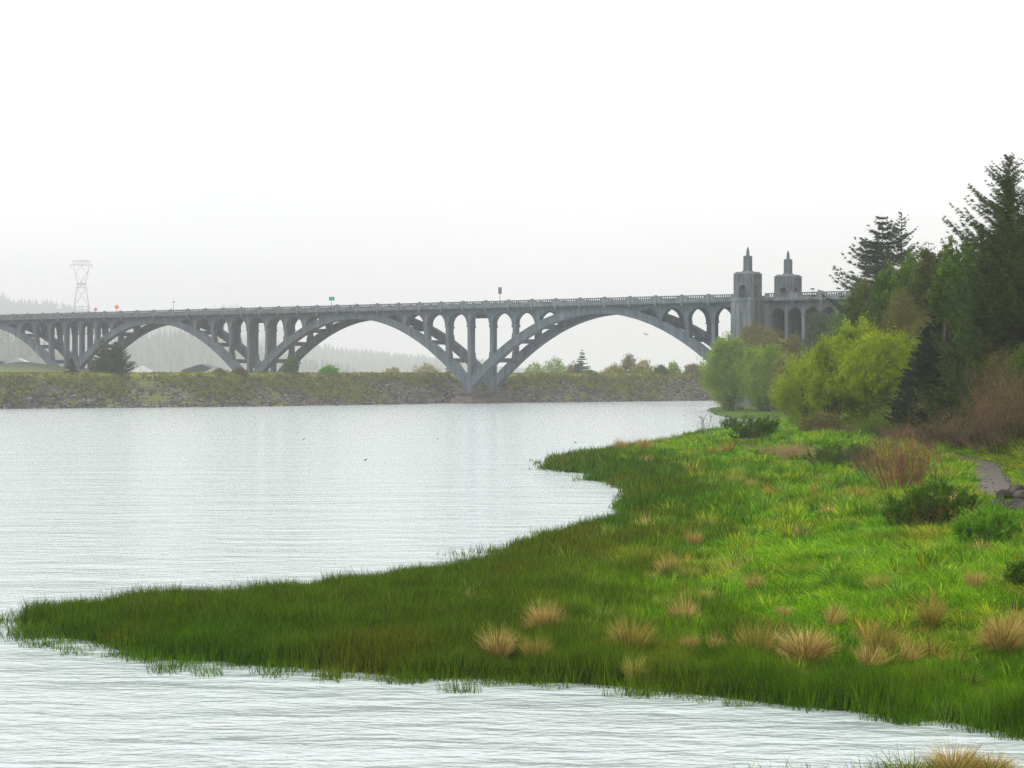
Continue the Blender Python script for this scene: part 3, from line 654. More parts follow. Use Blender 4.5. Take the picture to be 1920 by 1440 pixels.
# misty wood on the hills
def farwood(name, label, xr, yr, n, hmin, hmax, seed, cond, mat):
    r_ = np.random.default_rng(seed); X = r_.uniform(*xr, n); Y = r_.uniform(*yr, n); Z = far_z(X, Y)[0]; k_ = cond(X, Y, Z); X, Y, Z = X[k_], Y[k_], Z[k_]; n = len(X)
    H = r_.uniform(hmin, hmax, n); Vs = []; Fs = []; T = []; c = 0
    lv = 4; q = 5
    for j in range(lv):                                                            # jagged skirts
        t0 = .1+.88*j/lv; t1 = min(1.02, t0+.36); rr = (H*.19*(1-t0)+.15)[:, None]*(.55+.9*r_.random((n, q))); a = (np.arange(q)/q*6.283)[None]+r_.random((n, 1))*6
        ring = np.stack([X[:, None]+rr*np.cos(a), Y[:, None]+rr*np.sin(a), (Z+H*t0)[:, None]+0*a-H[:, None]*.05*r_.random((n, q))], -1)
        top = np.stack([X, Y, Z+H*t1], -1)[:, None]; V = np.concatenate([ring, top], 1).reshape(-1, 3); b_ = (np.arange(n)*(q+1))[:, None, None]+c
        f = np.array([[i, (i+1) % q, q] for i in range(q)])[None]+b_; Vs.append(V); Fs.append(f.reshape(-1, 3)); T.append(r_.random(n*q)); c += len(V)
    return tag(link(name, npmesh(name, np.concatenate(Vs), np.concatenate(Fs), mat, tint=np.concatenate(T))), label, kind='stuff')
farwood('hill_forest', 'misty conifer wood on the hills behind the bridge', (-2300, -60), (1500, 7900), 30000, 9, 18, 5, lambda X, Y, Z: (Z > 6.5+4*fbm(X*.02, Y*.02, 80)), M['spruce_far'])
def farscrub(name, label, pts, mat, seed, size, rad, per=40):
    r_ = np.random.default_rng(seed); P0 = np.repeat(pts, per, 0); P0 = P0+r_.normal(size=P0.shape)*rad
    V, Fc = cards(P0, size, r_, 1.4); return tag(link(name, npmesh(name, V, Fc, mat, tint=np.clip(np.repeat(r_.random(len(pts)), per)*.6+.4*r_.random(len(P0)), 0, 1))), label, kind='stuff')
# scrub and brush growing over the dike face and along its crest
k = 11000; ii = rng.choice(vis, k); oo = .6+rng.random(k)**.8*8.2; px = dk[ii]+nm[ii]*oo[:, None]+tg[ii]*(rng.random((k, 1))-.5)*2
zz = np.interp(oo, offs, np.where(hh > 0, hh*6.35, hh)); veg = fbm(px[:, 0]*.10+zz*.2, px[:, 1]*.10, 50)+.42*(zz/6.3-.42)
kp = veg > .45; pts = np.concatenate([px, zz[:, None]+.12], 1)[kp]; sel = rng.random(len(pts))
farscrub('dike_grass', 'yellow green grass and brush growing over the dike stones', pts[sel < .55], M['dikeg'], 11, .22, .33, 26)
farscrub('dike_brambles', 'brown dead brush scattered over the dike stones', pts[sel >= .72], M['brown'], 12, .2, .34, 26)
farscrub('dike_weeds', 'dark green weeds between the dike stones', pts[(sel >= .55) & (sel < .72)], M['bushg'], 13, .2, .3, 26)
ii = rng.choice(vis, 1500); px = dk[ii]+nm[ii]*(9+2.5*rng.random((1500, 1)))
farscrub('crest_grass', 'fringe of yellow grass along the top of the dike', np.concatenate([px, 6.45+0*px[:, :1]], 1), M['dikeg'], 14, .2, np.array([.5, .5, .09]), 26)

# buildings on the flat behind the dike
def house(loc, w, d, h, rh, label, wm, rm, rz=0, wins=2):
    e = empty('house', loc, label, 'house', rz=rz)
    MB().box(-w/2, w/2, -d/2, d/2, -1, h).build('wall', wm, e)
    rf = MB().extr([(-w/2-.4, h-.05), (w/2+.4, h-.05), (w/2-.2, h+.25), (0, h+rh), (-w/2+.2, h+.25)], -d/2-.4, d/2+.4).build('roof', rm, e)
    for i in range(wins):
        x = -w/2+w*(i+.5)/wins; f = MB().box(x-.6, x+.6, -d/2-.06, -d/2-.002, h*.35, h*.8).build('window', M['white'], e)
        MB().box(x-.5, x+.5, -d/2-.09, -d/2-.062, h*.38, h*.77).build('pane', M['glass'], f)
    MB().box(w*.1, w*.1+1, -d/2-.05, -d/2-.002, 0, 2.1).build('door', M['glass'], e)
    return e
def at(px, D): x, y = PD(px, D); return (x, y, fz(x, y))
def fit(px, ytop, D, hh_): x, y = PD(px, D); return (x, y, ZD(ytop, D)-hh_)
house(fit(268, 685.5, 500, 5.6), 6.5, 9, 3.6, 2.0, 'white gabled roof just above the dike right of the big dark conifers', M['white'], M['white'], R(12))
house(fit(385, 683, 520, 6.3), 10, 8, 4.6, 1.7, 'grey house with low roof behind the dike under the left bridge arch', M['wall'], M['roofg'], R(-8), 3)
house(fit(402, 688, 506, 4.4), 4.5, 5, 3.0, 1.4, 'small shed with a white roof in front of the grey house', M['wall'], M['white'], R(10), 1)
house(fit(36, 672, 560, 5.5), 8.5, 7, 3.6, 1.9, 'distant house with a pale roof at the far left above the green field', M['wall'], M['white'], R(5), 2)
house(fit(12, 676, 575, 5), 8, 7, 3.4, 1.6, 'distant grey-roofed house at the very left edge', M['wall'], M['roofg'], R(-15), 2)

# power pylon
def power_pylon():
    D = 3000; x, y = PD(153, D); zb = fz(x, y); k_ = 3.5; zt = ZD(489, D); H = (zt-zb)/k_; e = empty('power_pylon', (x, y, zb), 'pale lattice power pylon rising behind the left end of the bridge', 'pylon', rz=R(10)); e.scale = (k_,)*3
    r = .15; lv = [0, 12, 22, 30, 37, 43, H-10]; wd = lambda z: 4.6*(1-z/(H-8))+1.45
    mb = MB(); lv = [z_ for z_ in lv if z_ < H-8]+[H-9.5]
    for a, b_ in zip(lv[:-1], lv[1:]):
        for sx, sy in ((-1, -1), (1, -1), (1, 1), (-1, 1)):
            mb.tube((sx*wd(a), sy*wd(a), a), (sx*wd(b_), sy*wd(b_), b_), r, r, 4)
        c = [(-1, -1), (1, -1), (1, 1), (-1, 1)]
        for i in range(4):
            p, q = c[i], c[(i+1) % 4]
            mb.tube((p[0]*wd(a), p[1]*wd(a), a), (q[0]*wd(b_), q[1]*wd(b_), b_), r*.55, r*.55, 3); mb.tube((q[0]*wd(a), q[1]*wd(a), a), (p[0]*wd(b_), p[1]*wd(b_), b_), r*.55, r*.55, 3)
            mb.tube((p[0]*wd(b_), p[1]*wd(b_), b_), (q[0]*wd(b_), q[1]*wd(b_), b_), r*.6, r*.6, 3)
    mb.build('lattice_leg', M['steel'], e)
    mb = MB(); a = H-9.5; w = wd(a)
    for s in (-1, 1):
        for sy in (-1, 1):
            mb.tube((s*w, sy*w, a), (s*3.4, sy*.7, H-1.8), r, r, 4); mb.tube((-s*w*.3, sy*w, a), (s*3.0, sy*.7, H-4), r*.6, r*.6, 3); mb.tube((s*2.2, sy*.9, a+4), (0, 0, H-1.8), r*.6, r*.6, 3)
    mb.build('lattice_fork', M['steel'], e)
    mb = MB()
    for sy in (-.7, .7): mb.tube((-4.6, sy, H-1.8), (4.6, sy, H-1.8), r, r, 4); mb.tube((-3.4, sy, H), (3.4, sy, H), r*.8, r*.8, 4)
    for i in range(-4, 4): mb.tube((i, 0, H-1.8), (i+.5, 0, H), r*.6, r*.6, 3); mb.tube((i+.5, 0, H), (i+1, 0, H-1.8), r*.6, r*.6, 3)
    for i in (-4.4, 0, 4.4): mb.tube((i, 0, H-1.8), (i, 0, H-3.6), .12, .12, 4)
    mb.build('crossarm', M['steel'], e)
power_pylon()

# trees and bushes on and behind the dike
def crestz(px_, D): return PD(px_, D)
def dikespot(px_, off=11.):
    th = (px_-960)/F; q = dk+nm*off; i = int(np.argmin(np.abs(q[:, 0]/q[:, 1]-th)+(q[:, 1] < 100)*9)); return (float(q[i, 0]), float(q[i, 1]), 6.2)
x, y, z = dikespot(212); conifer('conifer', (x+.8, y, z), ZD(640, y)-z, 3.9, 'larger dark conifer on the dike, right one of the pair below the bridge', M['spruce'], 3, 20, 8, up=.35, droop=.25, twig=.55, bare=.0, tip_up=.3, nc=3, w=.11)
conifer('conifer', (x-1.9, y+.8, z), ZD(634, y)-z, 2.7, 'tall narrow dark conifer on the dike, left one of the pair below the bridge', M['spruce'], 4, 20, 8, up=.35, droop=.25, twig=.5, bare=.0, tip_up=.3, nc=3, w=.11)
x, y, z = dikespot(127); conifer('conifer', (x, y, z), ZD(671, y)-z, 1.7, 'small dark conifer on the dike left of the conifer pair', M['spruce_dark'], 5, 12, 8, twig=.4, bare=.0, w=.1)
def shrub(px_, ytop, D, wpx, label, mat, seed, zb=None, name='bush', cat='bush', size=.2, n=420, **kw):
    x, y = PD(px_, D); z = fz(x, y) if zb is None else zb; h = ZD(ytop, D)-z; w = wpx*D/F/2; r_ = random.Random(seed)
    lb = [(0, 0, h*.42, w*.85, w*.8, h*.5), (-w*.45, 0, h*.35, w*.5, w*.5, h*.38), (w*.45, .1, h*.3, w*.5, w*.5, h*.36), (w*.1, -.2, h*.7, w*.45, w*.4, h*.28)]
    return bushy(name, (x, y, z), lb, label, cat, mat, n, 8, .1*max(w, h*.5), size, seed, r0=.05*max(1, h/4), nst=6, **kw)
for px_, yt, w_, lab, mt, sd in [(545, 666, 30, 'dark green conical bush on the dike at the second bridge pier', 'bushg', 21), (617, 684, 36, 'low round green bush on the dike crest under the middle arch', 'bushl', 22), (410, 691, 24, 'small olive bush on the dike crest near the white shed roof', 'olive', 23),
                           (1106, 693, 38, 'dark green bush hanging over the dike edge right of the pier', 'bushg', 24), (1238, 684, 34, 'dark green bush on the dike crest under the right arch', 'bushg', 25), (1300, 681, 40, 'grey-green bush at the right end of the dike near the pale willow', 'olive', 26), (448, 690, 30, 'brown bush at the foot of the second bridge pier', 'brown', 27)]:
    x, y, z = dikespot(px_, 9.5); shrub(px_, yt, y, w_, lab, M[mt], sd, zb=5.9 if px_ != 1106 else 4.6, size=.22, n=300)
for px_, yt, D, w_, lab, mt, sd in [(1040, 671, 620, 56, 'misty rounded tree behind the dike left of the far conifer', 'willow_g', 31), (1003, 679, 640, 40, 'misty low round tree behind the dike just right of the pier', 'willow_g', 32), (1075, 678, 610, 34, 'misty round bush touching the far conifer', 'olive', 33),
                               (1150, 683, 520, 50, 'yellow-green scrub behind the dike right of the far conifer', 'scrubg', 34), (1178, 663, 535, 36, 'thin-topped olive tree behind the dike under the arch crown', 'olive', 35), (1205, 675, 520, 46, 'yellow scrub behind the dike right of the thin-topped tree', 'scrubg', 36), (1262, 679, 530, 34, 'pale green scrub behind the dike left of the grey-green bush', 'willow_g', 37),
                               (800, 682, 640, 60, 'misty pale scrub behind the dike left of the pier', 'scrubg', 38), (855, 676, 620, 40, 'misty grey-green scrub seen through the arch foot at the pier', 'olive', 39), (735, 688, 640, 40, 'very pale low scrub under the middle arch', 'scrubg', 40)]:
    shrub(px_, yt, D, w_, lab, M[mt], sd, size=.34, n=330, name='far_tree' if yt < 680 and w_ > 30 else 'bush', cat='tree' if yt < 680 else 'bush')
x, y = PD(1091, 600); z = fz(x, y); conifer('conifer', (x, y, z), ZD(655, y)-z, 3.6, 'lone misty conifer behind the dike under the right arch', M['spruce_far'], 6, 18, 8, twig=.6, bare=.05, w=.14)

# ------------------------------------------------------------------ trees of the right bank
def gz(px_, D): x, y = PD(px_, D); return x, y, zl(x, y)
def big(px_, D, ytop, ybot, wpx, label, mat, seed, nl=7, n=2200, per=10, size=.14, sig=None, name='willow_tree', cat='tree', prof=1.0, zb=None, inner=.3, rough=.3, **kw):
    "a lobed crown reaching from row ytop down to row ybot"
    x, y, z = gz(px_, D); z = z if zb is None else zb; r_ = random.Random(seed); w = wpx*D/F/2; t_ = ZD(ytop, D)-z; b_ = max(.0, ZD(ybot, D)-z); h = t_-b_
    lb = [(0, 0, b_+h*.48, w*.72, w*.65, h*.48)]
    for i in range(nl):
        a = r_.random()*6.283; q = .45+.25*r_.random(); u = r_.random(); zz_ = b_+h*(.22+.62*u); ww = (1-.6*max(0, u-.3)*prof)
        lb.append((math.cos(a)*w*q*ww, math.sin(a)*w*q*ww*.9, zz_, w*(.28+.2*r_.random())*ww, w*(.28+.2*r_.random())*ww, h*(.16+.1*r_.random())))
    return bushy(name, (x, y, z), lb, label, cat, mat, n, per, sig or .05*w+.10, size, seed, parts=('crown', 'trunk'), r0=.03*max(3, h), nst=10, inner=inner, rough=rough, spread=w*.12, **kw)
# pale willows by the far shore
big(1366, 335, 640, 760, 106, 'hazy light green willow at the far shoreline, leftmost of the willows', M['willow_g'], 51, 11, size=.15, puff=dict(npuff=900, per=60, pr=.34), elong=2)
big(1432, 325, 650, 764, 104, 'hazy light green willow just right of the leftmost one', M['willow_g'], 52, 11, size=.15, puff=dict(npuff=850, per=60, pr=.34), elong=2)
big(1475, 300, 668, 762, 60, 'grey-green misty shrub between the hazy and the bright willows', M['olive'], 53, 6, 1500, 8, .16, name='shrub', cat='shrub')
# bright yellow-green willows
big(1522, 186, 660, 806, 165, 'bright yellow-green willow leaning left over the bank', M['willow'], 54, 12, size=.085, puff=dict(npuff=560, per=85, pr=.28, stretch=.8, up=.6), elong=2.2)
big(1610, 182, 600, 770, 130, 'tallest bright yellow-green willow with rounded top', M['willow'], 55, 12, size=.085, puff=dict(npuff=560, per=85, pr=.28, stretch=.8, up=.6), elong=2.2)
big(1662, 166, 626, 812, 215, 'broad bright green willow in the middle of the bank', M['willow'], 56, 12, size=.085, puff=dict(npuff=900, per=85, pr=.28, stretch=.8, up=.6), elong=2.2)
big(1560, 172, 640, 780, 130, 'mid-sized yellow-green willow between the leaning and the broad one', M['willow'], 57, 12, size=.085, puff=dict(npuff=460, per=85, pr=.28, stretch=.8, up=.6), elong=2.2)
# behind them in front of the approach
for px_, D, yt, yb, w_, lab, mt, sd, n_ in [(1425, 345, 604, 700, 110, 'hazy dark scrub tree in front of the near pylon foot', 'olive', 61, 1500), (1478, 340, 632, 710, 90, 'hazy brown-green scrub under the approach arches', 'olive', 62, 1500), (1545, 330, 590, 700, 90, 'hazy dark shrub climbing in front of the approach columns', 'spruce_far', 63, 1700), (1590, 300, 560, 690, 80, 'dark misty shrub where the bridge meets the hillside', 'pine', 64, 1700), (1358, 352, 668, 720, 50, 'dark conifer-like shrub at the right foot of the last arch', 'spruce_dark', 65, 700)]:
    big(px_, D, yt, yb, w_, lab, M[mt], sd, 7, n_, 9, .19, name='shrub', cat='shrub')
x, y, z = gz(1524, 335); conifer('young_spruce', (x, y, z), ZD(536, y)-z, 3.2, 'slender misty young spruce in front of the approach railing', M['spruce_far'], 66, 24, 6, sparse=.3, twig=.5, bare=.1, w=.10)
# conifers and pines of the hillside
x, y, z = gz(1655, 232); conifer('spruce', (x, y, z), ZD(402, y)-z, 8.6, 'misty spruce with ragged drooping boughs above the willows', M['spruce_far'], 71, 24, 7, sparse=.2, up=.22, droop=.2, twig=.75, bare=.22, tip_up=.4, nc=6, w=.06, irregular=.35)
x, y, z = gz(1690, 236); conifer('spruce', (x, y, z), ZD(396, y)-z, 5.0, 'second misty spruce with a forked leaning top right behind the first', M['spruce_far'], 72, 24, 5, sparse=.35, up=.5, droop=.2, twig=.5, bare=.45, tip_up=.4, nc=5, w=.05, irregular=.45)
x, y, z = gz(1622, 238); conifer('spruce', (x, y, z), ZD(480, y)-z, 3.6, 'smaller misty spruce at the left edge of the hillside trees', M['spruce_far'], 73, 22, 7, sparse=.2, twig=.5, bare=.25, nc=5, w=.055)
pines = [(1622, 205, 530, 640, 70, 'dark shore pine lowest at the left end of the hillside', 81), (1668, 190, 505, 640, 90, 'rounded dark green shore pine left of centre on the slope', 82), (1715, 180, 478, 620, 90, 'rounded shore pine standing behind the olive thicket', 83), (1752, 172, 462, 600, 90, 'bushy dark shore pine with knobbly top left of the tall spruce', 84), (1800, 160, 452, 640, 110, 'wide dark shore pine just below the sweeping boughs', 85), (1850, 150, 470, 660, 130, 'dense green pine filling the slope at the right', 86), (1898, 140, 450, 640, 130, 'dense dark pine against the right edge', 87), (1860, 132, 560, 700, 150, 'low spreading dark pine below the tall spruce', 88), (1812, 140, 478, 740, 100, 'bushy green pine in front of the sweeping boughs', 89), (1868, 132, 452, 760, 110, 'bright-tipped pine at the foot of the tallest spruce', 90), (1915, 128, 470, 760, 110, 'olive green pine at the right edge below the cut spruce', 189), (1780, 136, 500, 610, 80, 'small knobbly pine above the darkest spruce', 190)]
for px_, D, yt, yb, w_, lab, sd in pines:
    big(px_, D, yt, yb, w_, lab, M['pine_o' if sd % 3 == 0 else 'pine'], sd, 13, size=.10, name='shore_pine', puff=dict(npuff=420, per=75, pr=.30, stretch=1.3, up=.8), elong=2.4)
for px_, D, yt, r_, lab, sd in [(1775, 140, 535, 3.6, 'very dark dense spruce in the middle of the thicket', 91), (1742, 146, 610, 2.9, 'short black-green spruce at the left of the thicket', 92), (1822, 134, 560, 3.6, 'dark broad spruce right of the densest one', 93)]:
    x, y, z = gz(px_, D); conifer('spruce', (x, y, z), ZD(yt, D)-z, r_, lab, M['spruce_dark'], sd, 40, 11, twig=.45, bare=.03, nc=6, w=.045)
x, y, z = gz(1892, 126); conifer('tall_spruce', (x, y, z), ZD(292, y)-z, 5.4, 'tallest spruce at the right with long upswept boughs against the sky', M['spruce'], 95, 60, 8, sparse=.32, up=.62, droop=.06, twig=.36, bare=.2, tip_up=.2, nc=6, w=.026, irregular=.45)
x, y, z = gz(1962, 122); conifer('tall_spruce', (x, y, z), ZD(330, y)-z, 4.4, 'tall spruce partly cut by the right edge behind the tallest one', M['spruce'], 96, 60, 8, sparse=.15, up=.5, droop=.1, twig=.34, bare=.2, nc=6, w=.028, irregular=.35)
x, y, z = gz(1838, 122); conifer('spruce', (x, y, z), ZD(430, y)-z, 3.2, 'dark spruce left of the tallest one', M['spruce'], 97, 36, 8, sparse=.15, up=.5, droop=.1, twig=.34, bare=.05, nc=6, w=.03, irregular=.35)
# olive and brown thickets
for px_, D, yt, yb, w_, lab, mt, sd, n_, sz in [(1700, 176, 552, 800, 120, 'olive bare-twigged thicket between willows and pines', 'olive', 101, 3200, .075), (1745, 168, 590, 800, 90, 'olive brown thicket right behind the bright willow', 'olive', 102, 2200, .075),
        (1850, 142, 700, 806, 110, 'olive bramble thicket on the slope', 'olive', 105, 1300, .065), (1760, 138, 740, 812, 130, 'olive low thicket at the foot of the dark spruces', 'olive', 106, 1600, .06), (1660, 150, 785, 820, 150, 'dark green undergrowth below the broad willow', 'bushg', 107, 900, .06), (1912, 113, 740, 860, 44, 'dark green evergreen bush at the right edge beside the path', 'bushg', 108, 1300, .06), (1815, 136, 690, 800, 90, 'dark green undergrowth below the dark spruces', 'bushg', 109, 1500, .07), (1868, 121, 665, 790, 90, 'olive undergrowth above the green slope', 'olive', 110, 1500, .06), (1918, 117, 650, 800, 80, 'dark undergrowth between the brush and the right edge', 'bushg', 111, 1500, .07)]:
    big(px_, D, yt, yb, w_, lab, M[mt], sd, 8, n_, 9, sz, name='thicket', cat='thicket' if mt != 'bushg' else 'bush', sig=.26, rough=.45, inner=.45)
for i, (px_, D, h_, w_, n_, mt, lab) in enumerate([(1882, 116, 3.2, 4.4, 120, 'stick_p', 'pale brown twiggy brush leaning over the grass slope'), (1922, 112, 3.8, 4.0, 120, 'stick_p', 'tallest tangled twiggy brush at the right edge'), (1795, 128, 2.0, 4.4, 90, 'stick_d', 'bare tangled brambles at the foot of the dark trees'), (1728, 140, 1.7, 4.2, 70, 'stick_d', 'bare greyish twigs below the olive thicket'), (1838, 125, 2.8, 3.8, 90, 'stick_p', 'pinkish brown brambles between the dark trees and the slope'), (1600, 158, 1.2, 4.5, 60, 'stick_d', 'bare dark twigs under the bright willows'), (1905, 118, 4.6, 3.4, 80, 'stick_p', 'upper pale twigs standing before the dark pines at the right edge')]):
    x, y, z = gz(px_, D); twiggy('bare_shrub', (x, y, z), w_, h_, n_, lab, M[mt], 110+i, lean=.9, r0=.022, sub=9, buds=2 if h_ > 3.4 else 1, budmat=M['brown'] if i % 2 else M['olive'])
for px_, D, yt, r_, lab, sd in [(1862, 130, 545, 3.6, 'green spruce with layered boughs above the brown brush', 98), (1912, 127, 500, 3.8, 'green spruce at the right edge below the tallest ones', 99)]:
    x, y, z = gz(px_, D); conifer('spruce', (x, y, z), ZD(yt, D)-z, r_, lab, M['spruce'], sd, 34, 9, twig=.4, bare=.08, nc=6, w=.035, irregular=.35)
# shrubs of the meadow
def gpt(px_, py_):
    "ground point seen at a pixel (walks to the terrain)"
    z = 1.0
    for _ in range(14):
        x, y = P(px_, py_, z); z = .5*z+.5*zl(x, y)
    return x, y, zl(x, y)
x, y, z = gpt(1752, 1000); bushy('shrub', (x, y+.3, z), [(0, 0, .78, 1.25, .9, .62), (-.85, 0, .62, .7, .7, .5), (.9, .1, .68, .72, .7, .55), (.1, -.1, 1.0, .8, .6, .5)], 'rounded dark green leafy shrub in the meadow left of the path', 'shrub', M['bushg'], 2400, 9, .09, .045, 121, r0=.016, nst=60, spread=.5, puff=dict(npuff=260, per=42, pr=.22, stretch=1.0, up=1.2, rough=.3), elong=2.6)
twiggy('bare_shrub', (x+.1, y+.4, z), 2.4, 1.25, 60, 'brown stems showing through the rounded dark green shrub', M['stick'], 122, lean=.7, r0=.012, sub=4)
x, y, z = gpt(1855, 1035); bushy('shrub', (x, y+.3, z), [(0, 0, .6, .85, .7, .5), (-.5, 0, .4, .45, .5, .35), (.3, -.1, .85, .5, .5, .35)], 'fresh green bush right of the rounded shrub, near the rocks', 'shrub', M['bushl'], 1300, 9, .09, .045, 123, r0=.016, nst=30, spread=.3, puff=dict(npuff=170, per=42, pr=.26, stretch=1.3, up=1.2), elong=2.4)
x, y, z = gpt(1932, 1115); bushy('shrub', (x, y, z), [(0, 0, .35, .42, .4, .32)], 'dark green bush cut by the right edge in the meadow', 'shrub', M['bushg'], 800, 9, .09, .05, 124, r0=.02, nst=12, spread=.3)
x, y, z = gpt(1690, 925); twiggy('bare_shrub', (x, y, z), 2.5, 3.0, 62, 'tall orange-brown bare shrub in the middle of the meadow', M['stick'], 125, lean=.8, r0=.026, sub=5)
x, y, z = gpt(1655, 905); twiggy('bare_shrub', (x, y, z), 2.2, 2.4, 46, 'grey-brown bare shrub joined to the left of the tall orange-brown one', M['stick_d'], 126, lean=.8, r0=.016, sub=6)
x, y, z = gpt(1758, 925); twiggy('bare_sapling', (x, y, z), .6, 2.7, 6, 'thin dark sapling stems standing right of the tall bare shrub', M['stick_d'], 127, lean=.5, r0=.02, sub=3, cat='sapling')
x, y, z = gpt(1562, 930); twiggy('bare_shrub', (x, y, z), 1.0, 1.25, 16, 'sparse dark stems standing alone in the grass left of the bare shrubs', M['stick_d'], 128, lean=.6, r0=.012, sub=3)
x, y, z = gpt(1580, 878); bushy('shrub', (x, y, z), [(0, 0, .7, 1.5, 1.0, .65), (-1.1, 0, .55, .9, .8, .5), (1.0, 0, .6, .9, .8, .5)], 'low green shrub behind the reddish reeds', 'shrub', M['bushg'], 1900, 9, .13, .06, 129, r0=.02, nst=50, spread=1.0, puff=dict(npuff=200, per=30, pr=.24, stretch=1.3, up=1.2), elong=2.4)
twiggy('bare_shrub', (x-.6, y-.3, z), 2.2, 1.6, 40, 'bare stems around the low green shrub behind the reeds', M['stick_d'], 130, lean=.7, r0=.014, sub=4)
x, y, z = gpt(1415, 830); bushy('shrub', (x, y, z), [(0, 0, 1.0, 1.3, .9, .8), (-1.0, 0, .8, .7, .7, .55), (.9, 0, 1.2, .8, .8, .5)], 'olive green shrub at the shore in front of the narrow inlet', 'shrub', M['bushg'], 1500, 8, .16, .08, 131, r0=.03, nst=70, spread=.9, puff=dict(npuff=110, per=30, pr=.26, stretch=1.6, up=1.2), elong=2.4)
x, y, z = gpt(1372, 812); bushy('shrub', (x, y, z), [(0, 0, .8, .9, .8, .6)], 'small dark shrub left of the olive shoreline shrub', 'shrub', M['bushg'], 600, 8, .14, .08, 132, r0=.03, nst=30, spread=.6, puff=dict(npuff=60, per=26, pr=.28, stretch=1.6, up=1.2), elong=2.4)
x, y, z = gpt(1324, 826); twiggy('sapling', (x, y, z), 1.0, ZD(766, y)-z, 5, 'thin young sapling standing out against the water', M['stick_d'], 133, lean=.5, r0=.03, sub=5, buds=2, budmat=M['bushg'], cat='sapling')
for i, (a_, b_, w_, h_, lab) in enumerate([(1492, 866, 2.4, 1.5, 'tan reddish reeds, tallest clump in the middle distance'), (1455, 858, 2.2, 1.0, 'tan reddish reeds left of the tallest clump'), (1420, 846, 1.8, .7, 'low brownish reeds below the olive shoreline shrub')]):
    x, y, z = gpt(a_, b_); twiggy('reed_clump', (x, y, z), w_, h_, 160, lab, M['stick_r'], 140+i, lean=.35, r0=.014, sub=1, cat='reeds')
x, y, z = gpt(1545, 815); bushy('shrub', (x, y, z), [(0, 0, .9, 1.4, 1, .8), (-1, 0, .6, .9, .8, .5)], 'yellow-green sprouting shrub below the leaning willow', 'shrub', M['olive'], 900, 8, .2, .09, 134, r0=.03, nst=14, spread=.5)

# path
pth = [P(1960, 960, 1.2), P(1872, 930, 1.25), P(1862, 897, 1.35), P(1850, 870, 1.4), P(1818, 858, 1.4), (25.6, 120), (26.5, 134), (26.2, 152), (25.6, 168), (26.0, 185), (29.5, 202)]
pc = resample(pth, .6)
for _ in range(6): pc[1:-1] = (pc[:-2]+2*pc[1:-1]+pc[2:])/4
tt = np.gradient(pc, axis=0); tt /= np.linalg.norm(tt, axis=1)[:, None]; pn = np.stack([-tt[:, 1], tt[:, 0]], -1)
ws = np.linspace(-1, 1, 7); rows = []
for w_ in ws:
    q = pc+pn*w_*(1.0+.10*np.sin(np.arange(len(pc))*.9)[:, None]*abs(w_)); rows.append(np.concatenate([q, land_z(q[:, 0], q[:, 1])[0][:, None]+.07-.03*w_**2], 1))
V = np.concatenate(rows); I = np.arange(len(V)).reshape(7, -1); Fc = np.stack([I[:-1, :-1], I[:-1, 1:], I[1:, 1:], I[1:, :-1]], -1).reshape(-1, 4)
tag(link('gravel_path', npmesh('gravel_path', V, Fc, M['path'], smooth=True)), kind='structure', label='narrow gravel footpath at the foot of the slope')
def pathdist(X, Y):
    d = np.full(np.shape(X), 1e9)
    for q in pc[::2]: d = np.minimum(d, (X-q[0])**2+(Y-q[1])**2)
    return np.sqrt(d)
# gravel and boulders
k = 900; j = rng.integers(0, len(pc), k); q = pc[j]+pn[j]*np.where(rng.random(k) < .8, -.55-.3*rng.random(k), .6*rng.random(k))[:, None]*1.0
V, Fc, tn = rocks(np.concatenate([q, (land_z(q[:, 0], q[:, 1])[0]+.07)[:, None]], 1), .02+.05*rng.random(k), .7, 9)
tag(link('gravel_stones', npmesh('gravel_stones', V, Fc, M['riprap'], tint=tn)), kind='stuff', label='loose grey gravel along the path edge')
def boulder(px_, py_, s, label, seed, dz=0):
    import bmesh
    r_ = random.Random(seed); bm = bmesh.new(); bmesh.ops.create_icosphere(bm, subdivisions=2, radius=s)
    sc = (r_.uniform(.9, 1.5), r_.uniform(.8, 1.1), r_.uniform(.55, .8)); pl = [(Vector((r_.gauss(0, 1), r_.gauss(0, 1), r_.gauss(0, 1))).normalized(), s*r_.uniform(.6, .85)) for _ in range(9)]
    for v in bm.verts:
        for n_, d_ in pl:
            t_ = v.co.dot(n_)
            if t_ > d_: v.co -= n_*(t_-d_)
        v.co = Vector((v.co.x*sc[0], v.co.y*sc[1], v.co.z*sc[2]))
    me = bpy.data.meshes.new('boulder'); bm.to_mesh(me); bm.free(); x, y, z = gpt(px_, py_); o = link('boulder', me, None, M['stone']); o.location = (x, y, z+s*.25+dz); o.rotation_euler[2] = r_.random()*6
    return tag(o, label, 'rock', 'rocks on the bank')
